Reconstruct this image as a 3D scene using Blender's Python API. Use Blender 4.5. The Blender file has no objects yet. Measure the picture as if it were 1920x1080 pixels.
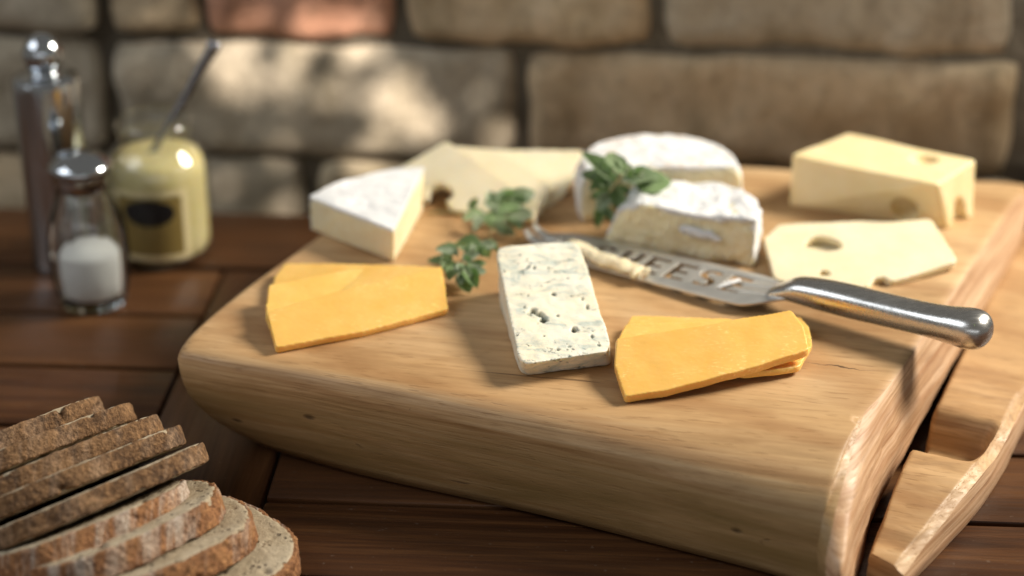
import bpy, bmesh, math, random
from mathutils import Vector, Matrix, noise
import numpy as np

# ------------------------------------------------------------------ camera, light
scene = bpy.context.scene
COL = scene.collection
K = 0.01                                  # all layout numbers below are centimetres
random.seed(7)

cam_d = bpy.data.cameras.new('camera')
cam = bpy.data.objects.new('camera', cam_d)
COL.objects.link(cam)
cam.location = (0, 0, 0.52)
cam.rotation_euler = (math.radians(90 - 25.867), 0, 0)
cam_d.sensor_width = 36.0
cam_d.lens = 70.0
cam_d.clip_start = 0.02
cam_d.clip_end = 50
cam_d.dof.use_dof = True
cam_d.dof.focus_distance = 0.952
cam_d.dof.aperture_fstop = 3.0
cam_d.dof.aperture_blades = 0
scene.camera = cam

world = bpy.data.worlds.new('World')
scene.world = world
world.use_nodes = True
bg = world.node_tree.nodes['Background']
bg.inputs['Color'].default_value = (1.0, 0.95, 0.86, 1)
bg.inputs['Strength'].default_value = 0.155

def lamp(name, typ, loc, target, power, color, **kw):
    d = bpy.data.lights.new(name, typ)
    d.energy = power
    d.color = color
    for k, v in kw.items():
        setattr(d, k, v)
    o = bpy.data.objects.new(name, d)
    COL.objects.link(o)
    o.location = Vector(loc) * K
    o.rotation_euler = (Vector(target) - Vector(loc)).to_track_quat('-Z', 'Y').to_euler()
    return o

# the bright open side of the terrace, right of the board and a little behind it
lamp('key_light', 'AREA', (124, 126, 100), (8, 95, 4), 42, (1.0, 0.93, 0.80), shape='DISK', size=0.52)
# pale open sky on the left, and the bright open front of the terrace behind the camera
lamp('sky_fill', 'AREA', (-130, 60, 120), (0, 95, 4), 9.0, (0.90, 0.95, 1.0), shape='RECTANGLE', size=1.1, size_y=0.9)
lamp('open_front', 'AREA', (-10, -90, 38), (5, 95, 5), 2.9, (0.93, 0.96, 1.0), shape='RECTANGLE', size=2.6, size_y=0.22)
# low sunlight that reaches the wall through leaves
SUNP = (38, -10, 120)
SUNT = (-11, 121, 7)
lamp('sun_through_leaves', 'SPOT', SUNP, SUNT, 430, (1.0, 0.88, 0.76), spot_size=math.radians(10.5), spot_blend=0.15, shadow_soft_size=0.0055)

scene.view_settings.view_transform = 'Standard'
scene.view_settings.look = 'None'
scene.view_settings.exposure = 0.16
scene.view_settings.gamma = 1.0
scene.cycles.max_bounces = 10
scene.cycles.transparent_max_bounces = 12
scene.cycles.transmission_bounces = 10
scene.cycles.use_denoising = True
scene.cycles.caustics_refractive = True
scene.cycles.caustics_reflective = False
scene.cycles.sample_clamp_indirect = 6.0

# ------------------------------------------------------------------ object helpers
def tag(o, label=None, cat=None, group=None, kind=None):
    if label: o['label'] = label
    if cat: o['category'] = cat
    if group: o['group'] = group
    if kind: o['kind'] = kind
    return o

def thing(name, label, cat, loc, group=None):
    o = bpy.data.objects.new(name, None)
    o.empty_display_size = 0.01
    COL.objects.link(o)
    o.location = Vector(loc) * K
    return tag(o, label, cat, group)

def obj(name, V, F, m, parent=None, origin=None, smooth=True, scale=K):
    """one mesh object from world-space cm vertices"""
    if parent is not None:
        org = world_loc(parent)
    else:
        org = Vector(origin or (0, 0, 0)) * K
    me = bpy.data.meshes.new(name)
    me.from_pydata([tuple(Vector(v) * scale - org) for v in V], [], [tuple(f) for f in F])
    me.validate()
    if smooth:
        me.shade_smooth()
    me.materials.append(m)
    o = bpy.data.objects.new(name, me)
    COL.objects.link(o)
    if parent is not None:
        o.parent = parent
    else:
        o.location = org
    return o

def world_loc(o):
    v = Vector(o.location)
    while o.parent is not None:
        o = o.parent
        v = v + o.location
    return v

def sharp(o, deg=35):
    o.data.set_sharp_from_angle(angle=math.radians(deg))
    return o

def from_bm(bm):
    bm.verts.ensure_lookup_table(); bm.verts.index_update()
    V = [tuple(v.co) for v in bm.verts]
    F = [[v.index for v in f.verts] for f in bm.faces]
    bm.free()
    return V, F

def evaluated(me_or_curve, mods=()):
    """temporary object -> evaluated vertices and faces"""
    t = bpy.data.objects.new('temporary', me_or_curve)
    COL.objects.link(t)
    for typ, props in mods:
        md = t.modifiers.new('m', typ)
        for k, v in props.items():
            setattr(md, k, v)
    dg = bpy.context.evaluated_depsgraph_get()
    dg.update()
    me = bpy.data.meshes.new_from_object(t.evaluated_get(dg))
    V = [tuple(v.co) for v in me.vertices]
    F = [tuple(p.vertices) for p in me.polygons]
    bpy.data.objects.remove(t)
    bpy.data.meshes.remove(me)
    return V, F

def remesh(V, F, voxel, smooth=0):
    me = bpy.data.meshes.new('temporary')
    me.from_pydata(V, [], F)
    mods = [('REMESH', dict(mode='VOXEL', voxel_size=voxel, adaptivity=0.0))]
    if smooth:
        mods.append(('SMOOTH', dict(factor=0.5, iterations=smooth)))
    r = evaluated(me, mods)
    bpy.data.meshes.remove(me)
    return r

def normals(V, F):
    me = bpy.data.meshes.new('temporary')
    me.from_pydata(V, [], F)
    n = [Vector(v.normal) for v in me.vertices]
    bpy.data.meshes.remove(me)
    return n

def fbm(p, s, o=3):
    return noise.fractal(Vector(p) * s, 0.9, 2.0, o)

def displace(V, F, fn):
    n = normals(V, F)
    out = []
    for v, nn in zip(V, n):
        d = fn(Vector(v), nn)
        out.append(tuple(Vector(v) + nn * d))
    return out

def prism(bottom, top):
    """closed solid between two rings of equal length"""
    n = len(bottom)
    V = list(bottom) + list(top)
    F = [list(range(n))[::-1], list(range(n, 2 * n))]
    for i in range(n):
        j = (i + 1) % n
        F.append([i, j, n + j, n + i])
    return V, F

def join(*parts):
    V, F = [], []
    for v, f in parts:
        o = len(V)
        V += list(v)
        F += [[i + o for i in ff] for ff in f]
    return V, F

def lathe(prof, seg=48, center=(0, 0), cap=True, fold=None):
    """profile of (r, z); fold(angle, r, z) may change r"""
    V, F = [], []
    for r, z in prof:
        for k in range(seg):
            a = 2 * math.pi * k / seg
            rr = fold(a, r, z) if fold else r
            V.append((center[0] + rr * math.cos(a), center[1] + rr * math.sin(a), z))
    for i in range(len(prof) - 1):
        for k in range(seg):
            k2 = (k + 1) % seg
            F.append([i * seg + k, i * seg + k2, (i + 1) * seg + k2, (i + 1) * seg + k])
    if cap:
        F.append(list(range(seg))[::-1])
        F.append([(len(prof) - 1) * seg + k for k in range(seg)])
    return V, F

def tube(path, radii, seg=10):
    V, F = [], []
    n = len(path)
    P = [Vector(p) for p in path]
    up = Vector((0, 0, 1))
    for i, p in enumerate(P):
        t = (P[min(i + 1, n - 1)] - P[max(i - 1, 0)]).normalized()
        a = t.cross(up)
        if a.length < 1e-4: a = Vector((1, 0, 0))
        a.normalize()
        b = a.cross(t).normalized()
        r = radii[i] if hasattr(radii, '__len__') else radii
        ra, rb = r if hasattr(r, '__len__') else (r, r)
        for k in range(seg):
            an = 2 * math.pi * k / seg
            V.append(tuple(p + a * math.cos(an) * ra + b * math.sin(an) * rb))
    for i in range(n - 1):
        for k in range(seg):
            k2 = (k + 1) % seg
            F.append([i * seg + k, i * seg + k2, (i + 1) * seg + k2, (i + 1) * seg + k])
    F.append(list(range(seg))[::-1])
    F.append([(n - 1) * seg + k for k in range(seg)])
    return V, F

def spline(pts, n):
    """Catmull-Rom through pts"""
    P = [Vector(p) for p in pts]
    P = [P[0] * 2 - P[1]] + P + [P[-1] * 2 - P[-2]]
    out = []
    m = len(P) - 3
    for i in range(n):
        t = i / (n - 1) * m
        k = min(int(t), m - 1)
        f = t - k
        a, b, c, d = P[k:k + 4]
        out.append(0.5 * ((2 * b) + (c - a) * f + (2 * a - 5 * b + 4 * c - d) * f * f + (3 * b - a - 3 * c + d) * f ** 3))
    return out

def plate(outline, holes, thick, bevel=0.0):
    """2D outline with holes -> solid plate, z from -thick to 0"""
    cu = bpy.data.curves.new('temporary', 'CURVE')
    cu.dimensions = '2D'
    cu.fill_mode = 'BOTH'
    for ring in [outline] + list(holes):
        sp = cu.splines.new('POLY')
        sp.points.add(len(ring) - 1)
        for q, p in zip(sp.points, ring):
            q.co = (p[0], p[1], 0, 1)
        sp.use_cyclic_u = True
    cu.extrude = thick / 2 - bevel
    cu.bevel_depth = bevel
    cu.bevel_resolution = 1
    V, F = evaluated(cu)
    V = [(x, y, z - thick / 2) for x, y, z in V]
    bpy.data.curves.remove(cu)
    return V, F

def smooth_ring(pts, sub=6, closed=True, corner=0.25):
    """polygon with its corners rounded"""
    P = [Vector(p) for p in pts]
    n = len(P)
    out = []
    for i in range(n):
        a, b, c = P[i - 1], P[i], P[(i + 1) % n]
        s = b + (a - b) * corner
        e = b + (c - b) * corner
        for k in range(sub):
            t = k / (sub - 1)
            out.append(s * (1 - t) ** 2 + b * 2 * t * (1 - t) + e * t * t)
    return out

def plane_frame(pts):
    P = [Vector(p) for p in pts]
    c = sum(P, Vector()) / len(P)
    nrm = Vector()
    for i in range(len(P)):
        a, b = P[i], P[(i + 1) % len(P)]
        nrm += Vector(((a.y - b.y) * (a.z + b.z), (a.z - b.z) * (a.x + b.x), (a.x - b.x) * (a.y + b.y)))
    nrm.normalize()
    if nrm.z < 0: nrm = -nrm
    ux = (P[1] - P[0]); ux = (ux - nrm * ux.dot(nrm)).normalized()
    uy = nrm.cross(ux)
    return c, ux, uy, nrm

def slab(pts, holes, thick, voxel=0.075, corner=0.12, wob=0.02, bend=None, seed=0, smooth=2):
    """slice of cheese: its top outline in space, made solid and a little uneven"""
    c, ux, uy, nz = plane_frame(pts)
    to2 = lambda p: ((Vector(p) - c).dot(ux), (Vector(p) - c).dot(uy))
    ring = [to2(p) for p in smooth_ring(pts, 5, corner=corner)]
    dense = []
    for i in range(len(ring)):
        a, b = Vector(ring[i]), Vector(ring[(i + 1) % len(ring)])
        m = max(1, int((b - a).length / 0.25))
        for k in range(m):
            p = a.lerp(b, k / m)
            w = noise.noise(Vector((p.x * 1.3 + seed, p.y * 1.3, seed))) * wob * 2
            dense.append((p.x + w, p.y + w))
    hs = [[to2(p) for p in h] for h in holes]
    V, F = plate(dense, hs, thick)
    V, F = remesh(V, F, voxel, smooth)
    out = []
    for v in V:
        v = Vector(v)
        z = v.z + fbm((v.x + seed * 3, v.y, 0), 0.5, 2) * wob * 2 + noise.noise(Vector((v.x * 5, v.y * 5, v.z * 5 + seed))) * wob * 0.35
        if bend: z += bend(v.x, v.y)
        out.append(tuple(c + ux * v.x + uy * v.y + nz * z))
    return out, F

def ellipse3(c, rx, ry, gx=0.0, gy=0.0, n=20, rot=0.0, sq=2.0):
    out = []
    for k in range(n):
        a = 2 * math.pi * k / n
        x, y = rx * math.cos(a), ry * math.sin(a)
        x, y = x * math.cos(rot) - y * math.sin(rot), x * math.sin(rot) + y * math.cos(rot)
        w = 1 + 0.06 * math.sin(3 * a + rx * 9)
        out.append((c[0] + x * w, c[1] + y * w, c[2] + gx * x + gy * y))
    return out

# ------------------------------------------------------------------ material helpers
class NT:
    def __init__(self, name):
        self.m = bpy.data.materials.new(name)
        self.m.use_nodes = True
        self.t = self.m.node_tree
        self.b = self.t.nodes['Principled BSDF']
        self.out = self.t.nodes['Material Output']
    def n(self, typ, ins=None, **props):
        nd = self.t.nodes.new('ShaderNode' + typ)
        for k, v in props.items():
            setattr(nd, k, v)
        for k, v in (ins or {}).items():
            self.set(nd.inputs[k], v)
        return nd
    def set(self, sock, v):
        if isinstance(v, bpy.types.NodeSocket):
            self.t.links.new(v, sock)
        else:
            sock.default_value = v
    def bs(self, **kw):
        for k, v in kw.items():
            self.set(self.b.inputs[k.replace('_', ' ')], v)
    def coord(self, scale=(1, 1, 1), rot=(0, 0, 0), loc=(0, 0, 0), rnd=0.0, src='Object'):
        tc = self.n('TexCoord')
        vec = tc.outputs[src]
        if rnd:
            oi = self.n('ObjectInfo')
            cmb = self.n('CombineXYZ')
            mu = self.math('MULTIPLY', oi.outputs['Random'], rnd)
            for i in range(3): self.set(cmb.inputs[i], mu)
            ad = self.n('VectorMath', {0: vec, 1: cmb.outputs[0]}, operation='ADD')
            vec = ad.outputs[0]
        mp = self.n('Mapping', {'Vector': vec, 'Scale': scale, 'Rotation': rot, 'Location': loc})
        return mp.outputs[0]
    def noise(self, vec, scale, detail=4, rough=0.55, dist=0.0, col=False):
        nd = self.n('TexNoise', {'Vector': vec, 'Scale': scale, 'Detail': detail, 'Roughness': rough, 'Distortion': dist})
        return nd.outputs['Color' if col else 'Fac']
    def voronoi(self, vec, scale, feature='F1', out='Distance', rnd=1.0):
        nd = self.n('TexVoronoi', {'Vector': vec, 'Scale': scale, 'Randomness': rnd}, feature=feature)
        return nd.outputs[out]
    def ramp(self, fac, stops, interp='LINEAR'):
        nd = self.n('ValToRGB', {'Fac': fac})
        cr = nd.color_ramp
        cr.interpolation = interp
        while len(cr.elements) < len(stops): cr.elements.new(0.5)
        for e, (p, c) in zip(cr.elements, stops):
            e.position = p
            e.color = (c, c, c, 1) if not hasattr(c, '__len__') else (*c, 1)
        return nd.outputs['Color']
    def mix(self, fac, a, b, mode='MIX'):
        nd = self.n('Mix', data_type='RGBA', blend_type=mode)
        self.set(nd.inputs[0], fac)
        for s, v in ((nd.inputs[6], a), (nd.inputs[7], b)):
            if not isinstance(v, bpy.types.NodeSocket) and len(v) == 3: v = (*v, 1)
            self.set(s, v)
        return nd.outputs[2]
    def math(self, op, a, b=0.5, c=None, clamp=False):
        nd = self.n('Math', operation=op, use_clamp=clamp)
        self.set(nd.inputs[0], a); self.set(nd.inputs[1], b)
        if c is not None: self.set(nd.inputs[2], c)
        return nd.outputs[0]
    def mapr(self, v, a, b, c=0.0, d=1.0):
        nd = self.n('MapRange', {'Value': v, 'From Min': a, 'From Max': b, 'To Min': c, 'To Max': d})
        return nd.outputs[0]
    def bump(self, h, dist=0.001, strength=1.0, prev=None):
        ins = {'Height': h, 'Distance': dist, 'Strength': strength}
        if prev is not None: ins['Normal'] = prev
        return self.n('Bump', ins).outputs[0]

def sss(t, w, radius, scale=0.004):
    t.bs(Subsurface_Weight=w, Subsurface_Radius=radius, Subsurface_Scale=scale)

def wood_slab(name, light, mid, dark, rough=0.5, rotz=0.0, grey=0.25, cracks=(), edge=0.0):
    """solid wood: growth layers thin in z, long along the grain (x)"""
    t = NT(name)
    c = t.coord((1, 1, 1), (0, 0, rotz))
    warp = t.noise(t.n('Mapping', {'Vector': c, 'Scale': (3, 7, 10)}).outputs[0], 1.0, 3, 0.5)
    lay = t.n('Mapping', {'Vector': c, 'Scale': (4.5, 9, 260)}).outputs[0]
    g1 = t.noise(lay, 1.0, 5, 0.62, 1.2)
    fine = t.n('Mapping', {'Vector': c, 'Scale': (14, 180, 700)}).outputs[0]
    g2 = t.noise(fine, 1.0, 3, 0.6, 0.3)
    big = t.noise(t.n('Mapping', {'Vector': c, 'Scale': (5, 11, 14)}).outputs[0], 1.0, 3, 0.55)
    col = t.ramp(g1, [(0.30, dark), (0.46, mid), (0.66, light)])
    col = t.mix(t.mapr(big, 0.40, 0.66, 0.0, 0.55), col, mid)
    col = t.mix(t.mapr(warp, 0.45, 0.7, 0, grey), col, (light[0] * 0.9, light[1] * 1.05, light[2] * 1.1))
    col = t.mix(t.mapr(g2, 0.40, 0.70, 0, 0.38), col, dark)
    blot = t.noise(t.n('Mapping', {'Vector': c, 'Scale': (9, 26, 40), 'Location': (3, 1, 7)}).outputs[0], 1.0, 4, 0.6, 0.6)
    col = t.mix(t.mapr(blot, 0.52, 0.74, 0, 0.55), col, (dark[0] * 0.9, dark[1] * 0.8, dark[2] * 0.6))
    pore = t.mapr(t.noise(t.n('Mapping', {'Vector': c, 'Scale': (75, 420, 1500)}).outputs[0], 1.0, 2, 0.5), 0.58, 0.70, 0, 1)
    col = t.mix(t.math('MULTIPLY', pore, 0.30), col, (dark[0] * 0.7, dark[1] * 0.6, dark[2] * 0.5))
    ring = t.n('TexWave', {'Vector': t.n('Mapping', {'Vector': c, 'Scale': (0.25, 0.6, 3.2)}).outputs[0], 'Scale': 16.0, 'Distortion': 5.0, 'Detail': 3.0, 'Detail Scale': 1.6, 'Detail Roughness': 0.6}, wave_type='BANDS', bands_direction='DIAGONAL').outputs['Fac']
    col = t.mix(t.mapr(ring, 0.55, 1.0, 0, 0.32), col, (dark[0] * 1.1, dark[1] * 0.9, dark[2] * 0.8))
    if edge:                                    # weathered olive-brown natural edge plus painted-in front shade, below the planed top
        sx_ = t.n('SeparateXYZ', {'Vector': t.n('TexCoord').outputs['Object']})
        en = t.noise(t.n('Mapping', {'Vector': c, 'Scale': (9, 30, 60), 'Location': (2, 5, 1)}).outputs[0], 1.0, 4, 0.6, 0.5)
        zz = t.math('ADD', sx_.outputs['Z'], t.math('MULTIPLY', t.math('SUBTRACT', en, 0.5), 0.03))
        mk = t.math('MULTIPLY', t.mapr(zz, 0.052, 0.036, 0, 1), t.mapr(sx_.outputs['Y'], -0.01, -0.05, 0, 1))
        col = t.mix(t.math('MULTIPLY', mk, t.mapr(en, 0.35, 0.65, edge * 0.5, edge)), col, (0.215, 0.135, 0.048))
    # small dark nicks and pin knots
    kn = t.voronoi(t.n('Mapping', {'Vector': c, 'Scale': (16, 34, 34)}).outputs[0], 1.0)
    nick = t.mapr(kn, 0.025, 0.065, 1.0, 0.0)
    col = t.mix(t.math('MULTIPLY', nick, 0.75), col, (0.045, 0.025, 0.012))
    crk = t.n('Mapping', {'Vector': c, 'Scale': (5, 130, 130), 'Location': (1.3, 0, 0)}).outputs[0]
    cr = t.mapr(t.noise(crk, 1.0, 2, 0.5, 0.6), 0.725, 0.755, 0, 1)
    col = t.mix(t.math('MULTIPLY', cr, 0.6), col, (0.05, 0.026, 0.012))
    tc0 = t.n('TexCoord').outputs['Object']
    for (ax, ay), (bx_, by_), wd in cracks:
        L_ = math.hypot(bx_ - ax, by_ - ay)
        dx, dy = (bx_ - ax) / L_, (by_ - ay) / L_
        rel = t.n('VectorMath', {0: tc0, 1: (ax * K, ay * K, 0)}, operation='SUBTRACT').outputs[0]
        s_ = t.n('VectorMath', {0: rel, 1: (dx, dy, 0)}, operation='DOT_PRODUCT').outputs['Value']
        v_ = t.n('VectorMath', {0: rel, 1: (-dy, dx, 0)}, operation='DOT_PRODUCT').outputs['Value']
        wv = t.math('MULTIPLY', t.math('SUBTRACT', t.noise(tc0, 90, 3, 0.6), 0.5), 0.006)
        ww = t.math('MULTIPLY', t.math('SUBTRACT', 1.0, t.math('ABSOLUTE', t.mapr(s_, 0, L_ * K, -1, 1))), wd * K)
        cm = t.math('LESS_THAN', t.math('ABSOLUTE', t.math('ADD', v_, wv)), ww)
        cr = t.math('MAXIMUM', cr, cm)
        col = t.mix(t.math('MULTIPLY', cm, 0.85), col, (0.035, 0.018, 0.009))
    h = t.math('ADD', t.math('MULTIPLY', g2, 0.5), t.math('MULTIPLY', g1, 0.8))
    h = t.math('SUBTRACT', h, t.math('MULTIPLY', pore, 0.5))
    h = t.math('SUBTRACT', h, t.math('ADD', t.math('MULTIPLY', cr, 1.5), t.math('MULTIPLY', nick, 1.2)))
    t.bs(Base_Color=col, Roughness=t.mapr(g2, 0.3, 0.7, rough - 0.08, rough + 0.12), Specular_IOR_Level=0.35,
         Normal=t.bump(h, 0.0005, 0.45))
    return t.m

M = {}
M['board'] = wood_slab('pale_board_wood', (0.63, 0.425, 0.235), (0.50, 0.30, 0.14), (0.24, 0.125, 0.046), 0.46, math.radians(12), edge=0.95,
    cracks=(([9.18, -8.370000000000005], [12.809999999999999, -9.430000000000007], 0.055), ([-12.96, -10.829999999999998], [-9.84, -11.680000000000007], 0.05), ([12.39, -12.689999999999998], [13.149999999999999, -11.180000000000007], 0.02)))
M['board_low'] = wood_slab('grip_board_wood', (0.63, 0.42, 0.23), (0.50, 0.30, 0.14), (0.21, 0.11, 0.042), 0.5, math.radians(20))
M['end_grain'] = wood_slab('sawn_end_wood', (0.70, 0.49, 0.33), (0.56, 0.345, 0.195), (0.27, 0.135, 0.06), 0.5, math.radians(-61))

def m_table():
    t = NT('dark_table_wood')
    c = t.coord(rnd=7.0)
    g = t.noise(t.n('Mapping', {'Vector': c, 'Scale': (3.2, 60, 60)}).outputs[0], 1.0, 6, 0.65, 1.0)
    f = t.noise(t.n('Mapping', {'Vector': c, 'Scale': (25, 520, 300)}).outputs[0], 1.0, 3, 0.6)
    col = t.ramp(g, [(0.28, (0.020, 0.008, 0.004)), (0.5, (0.066, 0.026, 0.010)), (0.72, (0.15, 0.066, 0.024))])
    col = t.mix(t.mapr(f, 0.4, 0.7, 0.0, 0.45), col, (0.020, 0.009, 0.006))
    oi = t.n('ObjectInfo')
    col = t.mix(t.mapr(oi.outputs['Random'], 0, 1, 0.0, 0.30), col, (0.13, 0.060, 0.024))
    spots = t.mapr(t.noise(c, 300, 2, 0.5), 0.70, 0.76, 0, 0.30)
    col = t.mix(spots, col, (0.22, 0.17, 0.13))
    t.bs(Base_Color=col, Roughness=t.mapr(f, 0.3, 0.7, 0.30, 0.46), Specular_IOR_Level=0.22,
         Normal=t.bump(t.math('ADD', g, t.math('MULTIPLY', f, 0.7)), 0.0006, 0.6))
    return t.m
M['table'] = m_table()

def m_stone(name, c1, c2, c3):
    t = NT(name)
    c = t.coord(rnd=9.0)
    a = t.noise(c, 9, 5, 0.6, 0.8)
    b = t.noise(t.n('Mapping', {'Vector': c, 'Scale': (22, 22, 9)}).outputs[0], 1.0, 5, 0.6, 1.0)
    f = t.noise(c, 130, 4, 0.6)
    col = t.ramp(a, [(0.3, c1), (0.5, c2), (0.68, c3)])
    col = t.mix(t.mapr(b, 0.48, 0.7, 0, 0.7), col, (c1[0] * 0.62, c1[1] * 0.62, c1[2] * 0.55))
    col = t.mix(t.mapr(f, 0.45, 0.75, 0, 0.35), col, (0.09, 0.075, 0.05))
    t.bs(Base_Color=col, Roughness=0.85, Specular_IOR_Level=0.25, Normal=t.bump(t.math('ADD', f, t.math('MULTIPLY', b, 1.5)), 0.003, 0.7))
    return t.m
M['stone_a'] = m_stone('tan_stone', (0.40, 0.31, 0.20), (0.52, 0.405, 0.265), (0.60, 0.49, 0.345))
M['stone_b'] = m_stone('olive_stone', (0.37, 0.31, 0.21), (0.47, 0.39, 0.265), (0.55, 0.465, 0.34))
M['stone_c'] = m_stone('grey_stone', (0.36, 0.31, 0.235), (0.46, 0.40, 0.305), (0.55, 0.48, 0.37))
M['stone_d'] = m_stone('pink_stone', (0.40, 0.20, 0.13), (0.56, 0.30, 0.20), (0.60, 0.38, 0.27))
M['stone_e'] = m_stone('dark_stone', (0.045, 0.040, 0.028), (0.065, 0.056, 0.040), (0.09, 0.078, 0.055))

def m_plain(name, col, rough, metal=0.0, spec=0.5, noise_amt=0.0, nscale=200, bump=0.0):
    t = NT(name)
    if noise_amt:
        c = t.coord()
        f = t.noise(c, nscale, 4, 0.6)
        cc = t.mix(t.mapr(f, 0.35, 0.7, 0, noise_amt), col, tuple(v * 0.55 for v in col))
        t.bs(Base_Color=cc)
        if bump: t.bs(Normal=t.bump(f, bump, 0.8))
    else:
        t.bs(Base_Color=(*col, 1))
    t.bs(Roughness=rough, Metallic=metal, Specular_IOR_Level=spec)
    return t.m
M['mortar'] = m_plain('dark_mortar', (0.10, 0.082, 0.058), 0.95, noise_amt=0.6, nscale=60, bump=0.003)

def m_steel(name, rough, streak, col=(0.62, 0.61, 0.59)):
    t = NT(name)
    c = t.coord()
    s = t.noise(t.n('Mapping', {'Vector': c, 'Scale': streak}).outputs[0], 1.0, 3, 0.6)
    sm = t.noise(c, 90, 3, 0.6)
    t.bs(Base_Color=(*col, 1), Metallic=1.0,
         Roughness=t.math('ADD', t.mapr(s, 0.3, 0.7, rough - 0.05, rough + 0.07), t.mapr(sm, 0.45, 0.7, 0, 0.06)),
         Normal=t.bump(s, 0.00008, 0.5))
    return t.m
M['steel'] = m_steel('brushed_steel', 0.24, (30, 900, 900))
M['blade'] = m_steel('satin_blade_steel', 0.48, (40, 1500, 200), (0.74, 0.73, 0.70))
M['chrome'] = m_steel('polished_steel', 0.09, (400, 400, 20), (0.52, 0.55, 0.585))
M['spoon'] = m_steel('dark_spoon_steel', 0.22, (200, 200, 200), (0.42, 0.44, 0.50))

def m_glass():
    t = NT('clear_glass')
    t.bs(Base_Color=(0.97, 0.985, 0.97, 1), Roughness=0.02, IOR=1.48, Transmission_Weight=1.0)
    return t.m
M['glass'] = m_glass()
def m_thin_glass():
    """jar wall: clear pane with the mirror reflection of glass at its surface"""
    t = NT('jar_glass')
    lw = t.n('LayerWeight', {'Blend': 0.5})
    fac = t.math('ADD', t.math('MULTIPLY', t.math('POWER', lw.outputs['Facing'], 3.0), 0.7), 0.07)
    tr = t.n('BsdfTransparent', {'Color': (0.96, 0.98, 0.95, 1)})
    gl = t.n('BsdfGlossy', {'Color': (1, 1, 1, 1), 'Roughness': 0.04})
    ms = t.n('MixShader', {0: fac, 1: tr.outputs[0], 2: gl.outputs[0]})
    t.t.links.new(ms.outputs[0], t.out.inputs['Surface'])
    return t.m
M['thin_glass'] = m_thin_glass()

def m_cheese(name, col, col2, rad, speck=None, rough=0.42, w=0.35, bump=0.0003, nscale=60, scale=0.006):
    t = NT(name)
    c = t.coord()
    a = t.noise(c, nscale, 4, 0.6)
    f = t.noise(c, 900, 3, 0.6)
    cc = t.mix(t.mapr(a, 0.35, 0.68), col, col2)
    oi = t.n('ObjectInfo')
    cc = t.mix(t.mapr(oi.outputs['Random'], 0, 1, 0.0, 0.30), cc, tuple(v * k for v, k in zip(col, (0.94, 0.84, 0.72))))
    if speck:
        sp = t.noise(t.n('Mapping', {'Vector': c, 'Rotation': (0, 0, 0.7), 'Scale': (330, 900, 600)}).outputs[0], 1.0, 3, 0.6)
        zone = t.mapr(t.noise(c, 45, 2, 0.5), 0.42, 0.62)
        cc = t.mix(t.math('MULTIPLY', t.mapr(sp, 0.57, 0.68), t.math('MULTIPLY', zone, 0.75)), cc, speck)
    t.bs(Base_Color=cc, Roughness=t.mapr(f, 0.3, 0.7, rough - 0.08, rough + 0.10), Specular_IOR_Level=0.45,
         Normal=t.bump(t.math('ADD', t.math('MULTIPLY', f, 0.35), a), bump, 0.8))
    sss(t, w, rad, scale)
    return t.m
M['cheddar'] = m_cheese('cheddar_orange', (0.82, 0.475, 0.115), (0.87, 0.545, 0.165), (1.0, 0.45, 0.10), speck=(0.98, 0.72, 0.30), w=0.4, rough=0.36, bump=0.00016)
M['swiss'] = m_cheese('swiss_pale_yellow', (0.80, 0.64, 0.35), (0.84, 0.70, 0.43), (1.0, 0.7, 0.3), rough=0.40, bump=0.0002)
M['swiss_slice'] = m_cheese('swiss_slice_cream', (0.77, 0.68, 0.47), (0.81, 0.73, 0.54), (1.0, 0.75, 0.4), rough=0.40, bump=0.0002)
M['paste'] = m_cheese('soft_cheese_paste', (0.80, 0.68, 0.42), (0.84, 0.75, 0.52), (1.0, 0.75, 0.4), rough=0.5, bump=0.0006, nscale=160)
M['camembert_paste'] = m_cheese('camembert_paste', (0.80, 0.70, 0.45), (0.86, 0.79, 0.57), (1.0, 0.75, 0.4), rough=0.42, bump=0.0015, nscale=110)

def m_rind(name, warm=0.0, bmp=0.0012):
    t = NT(name)
    c = t.coord()
    a = t.noise(c, 42, 4, 0.6, 0.5)
    b = t.noise(c, 190, 4, 0.65)
    f = t.noise(c, 1300, 2, 0.6)
    col = t.ramp(a, [(0.34, (0.64, 0.64, 0.65)), (0.50, (0.74, 0.74, 0.745)), (0.62, (0.80, 0.80, 0.80))])
    if warm:
        w = t.mapr(t.noise(c, 75, 4, 0.65, 1.0), 0.50, 0.66, 0, warm)
        col = t.mix(w, col, (0.62, 0.43, 0.28))
    t.bs(Base_Color=col, Roughness=0.85, Specular_IOR_Level=0.2, Sheen_Weight=0.2,
         Normal=t.bump(t.math('ADD', t.math('ADD', a, t.math('MULTIPLY', b, 0.7)), t.math('MULTIPLY', f, 0.15)), bmp, 0.7))
    sss(t, 0.15, (1, 0.9, 0.8), 0.003)
    return t.m
M['rind'] = m_rind('white_bloomy_rind')
M['rind_warm'] = m_rind('blotched_bloomy_rind', 0.75)
M['rind_wrinkled'] = m_rind('wrinkled_white_rind', 0.12, 0.0016)

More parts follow.
